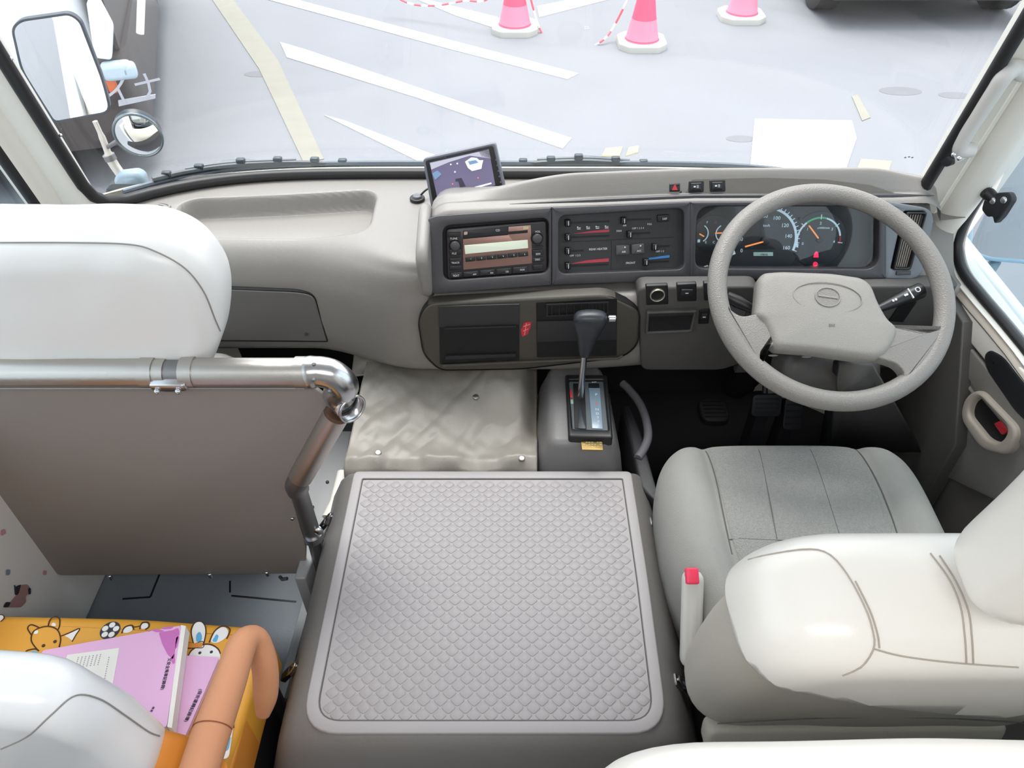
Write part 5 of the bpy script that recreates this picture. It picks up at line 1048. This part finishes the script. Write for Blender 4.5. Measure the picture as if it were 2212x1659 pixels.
cwl = struct('trim_6', tube([wsP(lerp(-.84, .84, k/40), 0)+V((0, .045, -.004)) for k in range(41)], .007, 8), mat('cowl_grey_blue', '#4a5560', .4), label='dark cowl strip outside the windscreen foot')
# ================================================================ OUTSIDE
def cone(lab, px, py, base=True):
    q = atz(px, py, GZ); t = thing('traffic_cone', lab, 'traffic cone', (q.x, q.y, GZ), 'traffic cones roped off ahead')
    f = Pl((q.x, q.y, GZ), (1, 0, 0), (0, 1, 0))
    mk('cone_base', prism(f, rnd([(-.20, -.10), (-.12, -.19), (.12, -.19), (.20, -.10), (.20, .12), (.12, .20), (-.12, .20), (-.20, .12)], .02, 3), 0, .055, .015), mat('cone_base_grey', '#b9bab4', .8), t)
    mk('cone_body', join(layers(f, [circ(0, 0, r, 32) for r in (.145, .135, .118, .10, .075, .045, .03, .022)], [.055, .065, .14, .22, .36, .54, .68, .72])), mat('cone_pink_red', '#e0607f', .6), t)
    mk('reflective_band', layers(f, [circ(0, 0, r, 32) for r in (.137, .1195, .1015)], [.068, .14, .22], False, False), mat('cone_band', '#e58fa8', .6), t)
    return q
q1 = cone('pink-red traffic cone straight ahead on the asphalt, left of the rope', 1112, 66); q2 = cone('pink-red traffic cone at the right end of the rope', 1385, 98); q3 = cone('pink-red traffic cone farther right at the top edge', 1600, 40)
rp = thing('barrier_rope', 'red and white striped plastic rope sagging between two traffic cones', 'rope', (lerp(q1.x, q2.x, .5), q1.y, GZ+.1))
RL = catmull([V((q1.x+.02, q1.y, GZ+.68)), aty(1165, 60, q1.y-.05), aty(1205, 92, q1.y-.15), aty(1250, 105, q1.y-.25), aty(1295, 92, q1.y-.35), aty(1330, 50, q2.y+.1), V((q2.x-.02, q2.y, GZ+.68))], 73)
for k in range(24): mk('rope_link', tube(RL[k*3:k*3+4], .009, 6), mat('rope_white', '#f2f2f2', .6) if k % 2 else mat('rope_red', '#e86a76', .6), rp)
r2 = thing('barrier_rope', 'red and white striped rope running left from the first cone at the top edge', 'rope', (q1.x-1, q1.y, GZ+.1))
RL = catmull([V((q1.x-.02, q1.y, GZ+.68)), aty(1060, -8, q1.y), aty(1000, 2, q1.y+.1), aty(940, 12, q1.y+.2), aty(880, 6, q1.y+.3), aty(820, -30, q1.y+.4)], 61)
for k in range(20): mk('rope_link', tube(RL[k*3:k*3+4], .009, 6), MATS['rope_white'] if k % 2 else MATS['rope_red'], r2)
# lorry on the left
tr = thing('white_lorry', 'white lorry with black lower bumper standing ahead on the left', 'lorry', (-3.3, 5.5, GZ))
TF = Pl((0, 4.30, 0), (1, 0, 0), (0, 0, 1))
fx = [TF.hit(*q) for q in ((322, 150), (340, 260))]
mk('lower_bumper', layers(Pl((0, 0, 0), (1, 0, 0), (0, 1, 0)), [rnd([(-4.6, 4.32), (-2.22, 4.32), (-2.17, 4.6), (-2.20, 7.0), (-4.6, 7.0)], [.02, .16, .1, .1, .1], 6)]*2, [-.50, -.03]), mat('lorry_black', '#45403f', .35, var=.1, vscale=20), tr)
mk('bumper_stripe', prism(TF, TF.hits([(250, 212), (326, 208), (326, 216), (252, 224)], .0), .0, -.02+.03), mat('lorry_grey', '#b6b8c0', .5), tr)
text('イナ', TF, TF.hit(283, 196), .17, MATS['lorry_grey'], tr, .012, rot=.12)
mk('cab_body', layers(Pl((0, 0, 0), (1, 0, 0), (0, 1, 0)), [rnd([(-4.6, 4.36), (-2.36, 4.36), (-2.28, 4.7), (-2.28, 8.2), (-4.6, 8.2)], [.02, .12, .1, .1, .1], 6)]*2, [-.03, 2.1]), WHITEV, tr)
mk('front_panel', prism(TF, rnd(TF.hits([(200, 120), (235, 128), (236, 60), (205, 0), (180, 0)]), .02), -.06, .005, .01), WHITEV, tr); mk('panel_gap', tube([TF.at(*TF.hit(a, b), -.035) for a, b in ((195, 0), (212, 45), (230, 95))], .008, 6), mat('gap_grey', '#8c949c', .5), tr)
mk('headlamp', pillow(Pl(aty(248, 150, 4.31), (1, 0, 0), (0, 0, 1)), rrect(0, 0, .16, .10, .03), .04, .03), mat('lamp_lens', '#b9ccd8', .15), tr); mk('headlamp', pillow(Pl(aty(270, 152, 4.31), (1, 0, 0), (0, 0, 1)), rrect(0, 0, .09, .09, .03), .04, .03), MATS['lamp_lens'], tr); mk('door_handle', box(-2.62, -2.50, 4.30, 4.36, .06, .10), STEEL, tr, bevel=.01); mk('indicator', prism(Pl(aty(233, 165, 4.31), (1, 0, 0), (0, 0, 1)), rrect(0, 0, .05, .16, .02), -.01, .02, .01), mat('indicator_orange', '#d06a3e', .3), tr)
mk('side_skirt', box(-2.27, -2.20, 4.5, 8.2, -.45, .35), MATS['lorry_black'], tr, bevel=.02)
mk('corner_pole', tube([aty(286, -30, 4.25), aty(285, 78, 4.25)], .02, 10), mat('pole_white', '#efeeea', .4), tr)
for y in (5.1, 7.6):
    w_ = mk('wheel', tube([V((-2.65, y, GZ+.38)), V((-2.62, y, GZ+.38)), V((-2.32, y, GZ+.38)), V((-2.29, y, GZ+.38))], [.34, .38, .38, .34], 28), mat('tyre', '#2b2a2a', .8), tr); mk('hub', cyl(V((-2.3, y, GZ+.38)), V((-2.27, y, GZ+.38)), .2, 24, .15), STEEL, w_)
bk_ = thing('vehicle_tyre', 'dark tyre standing on the ground beyond the lorry at the top edge', 'tyre', atz(318, -8, GZ)); q = atz(335, -14, GZ)
mk('tyre', tube([V((q.x, q.y+.26*cos(a), GZ+.30+.26*sin(a))) for a in [2*pi*k/28 for k in range(28)]], .055, 10, closed=True), MATS['tyre'], bk_); mk('wheel_rim', cyl(V((q.x-.03, q.y, GZ+.30)), V((q.x+.03, q.y, GZ+.30)), .2, 24), STEEL, bk_)
P_ = V((-2.17, 4.3, GZ)); A_ = radians(17)
tr.location = V((.02, 0, 0))+P_+Matrix.Rotation(A_, 3, 'Z')@(WO['white_lorry']-P_); tr.rotation_euler = (0, 0, A_)
# car at top right
cr_ = thing('dark_car', 'dark car parked ahead at the upper right, only wheel and underside in view', 'car', (3.6, 8.6, GZ))
q = atz(2160, 30, GZ); xc = q.x
cb_ = mat('car_body_dark', '#3c3a3d', .3, coat=.5)
mk('car_body', layers(Pl((0, q.y-.15, 0), (1, 0, 0), (0, 0, 1)), [rnd([(xc-1.75, GZ+.19), (xc+.12, GZ+.19), (xc+.12, GZ+.75), (xc-.1, GZ+1.3), (xc-1.5, GZ+1.3), (xc-1.75, GZ+.75)], .12, 5)]*2, [.1, -4.2]), cb_, cr_)
mk('front_bumper', pillow(Pl((xc-.82, q.y-.28, GZ+.38), (1, 0, 0), (0, 0, 1)), rrect(0, 0, 1.86, .34, .08), .12, .08), cb_, cr_)
for x in (xc, xc-1.62):
    for y in (q.y+.18, q.y+2.8): w_ = mk('wheel', tube([V((x-.11, y, GZ+.31)), V((x-.09, y, GZ+.31)), V((x+.09, y, GZ+.31)), V((x+.11, y, GZ+.31))], [.27, .31, .31, .27], 28), MATS['tyre'], cr_)
# stones and marks on the asphalt
random.seed(5)
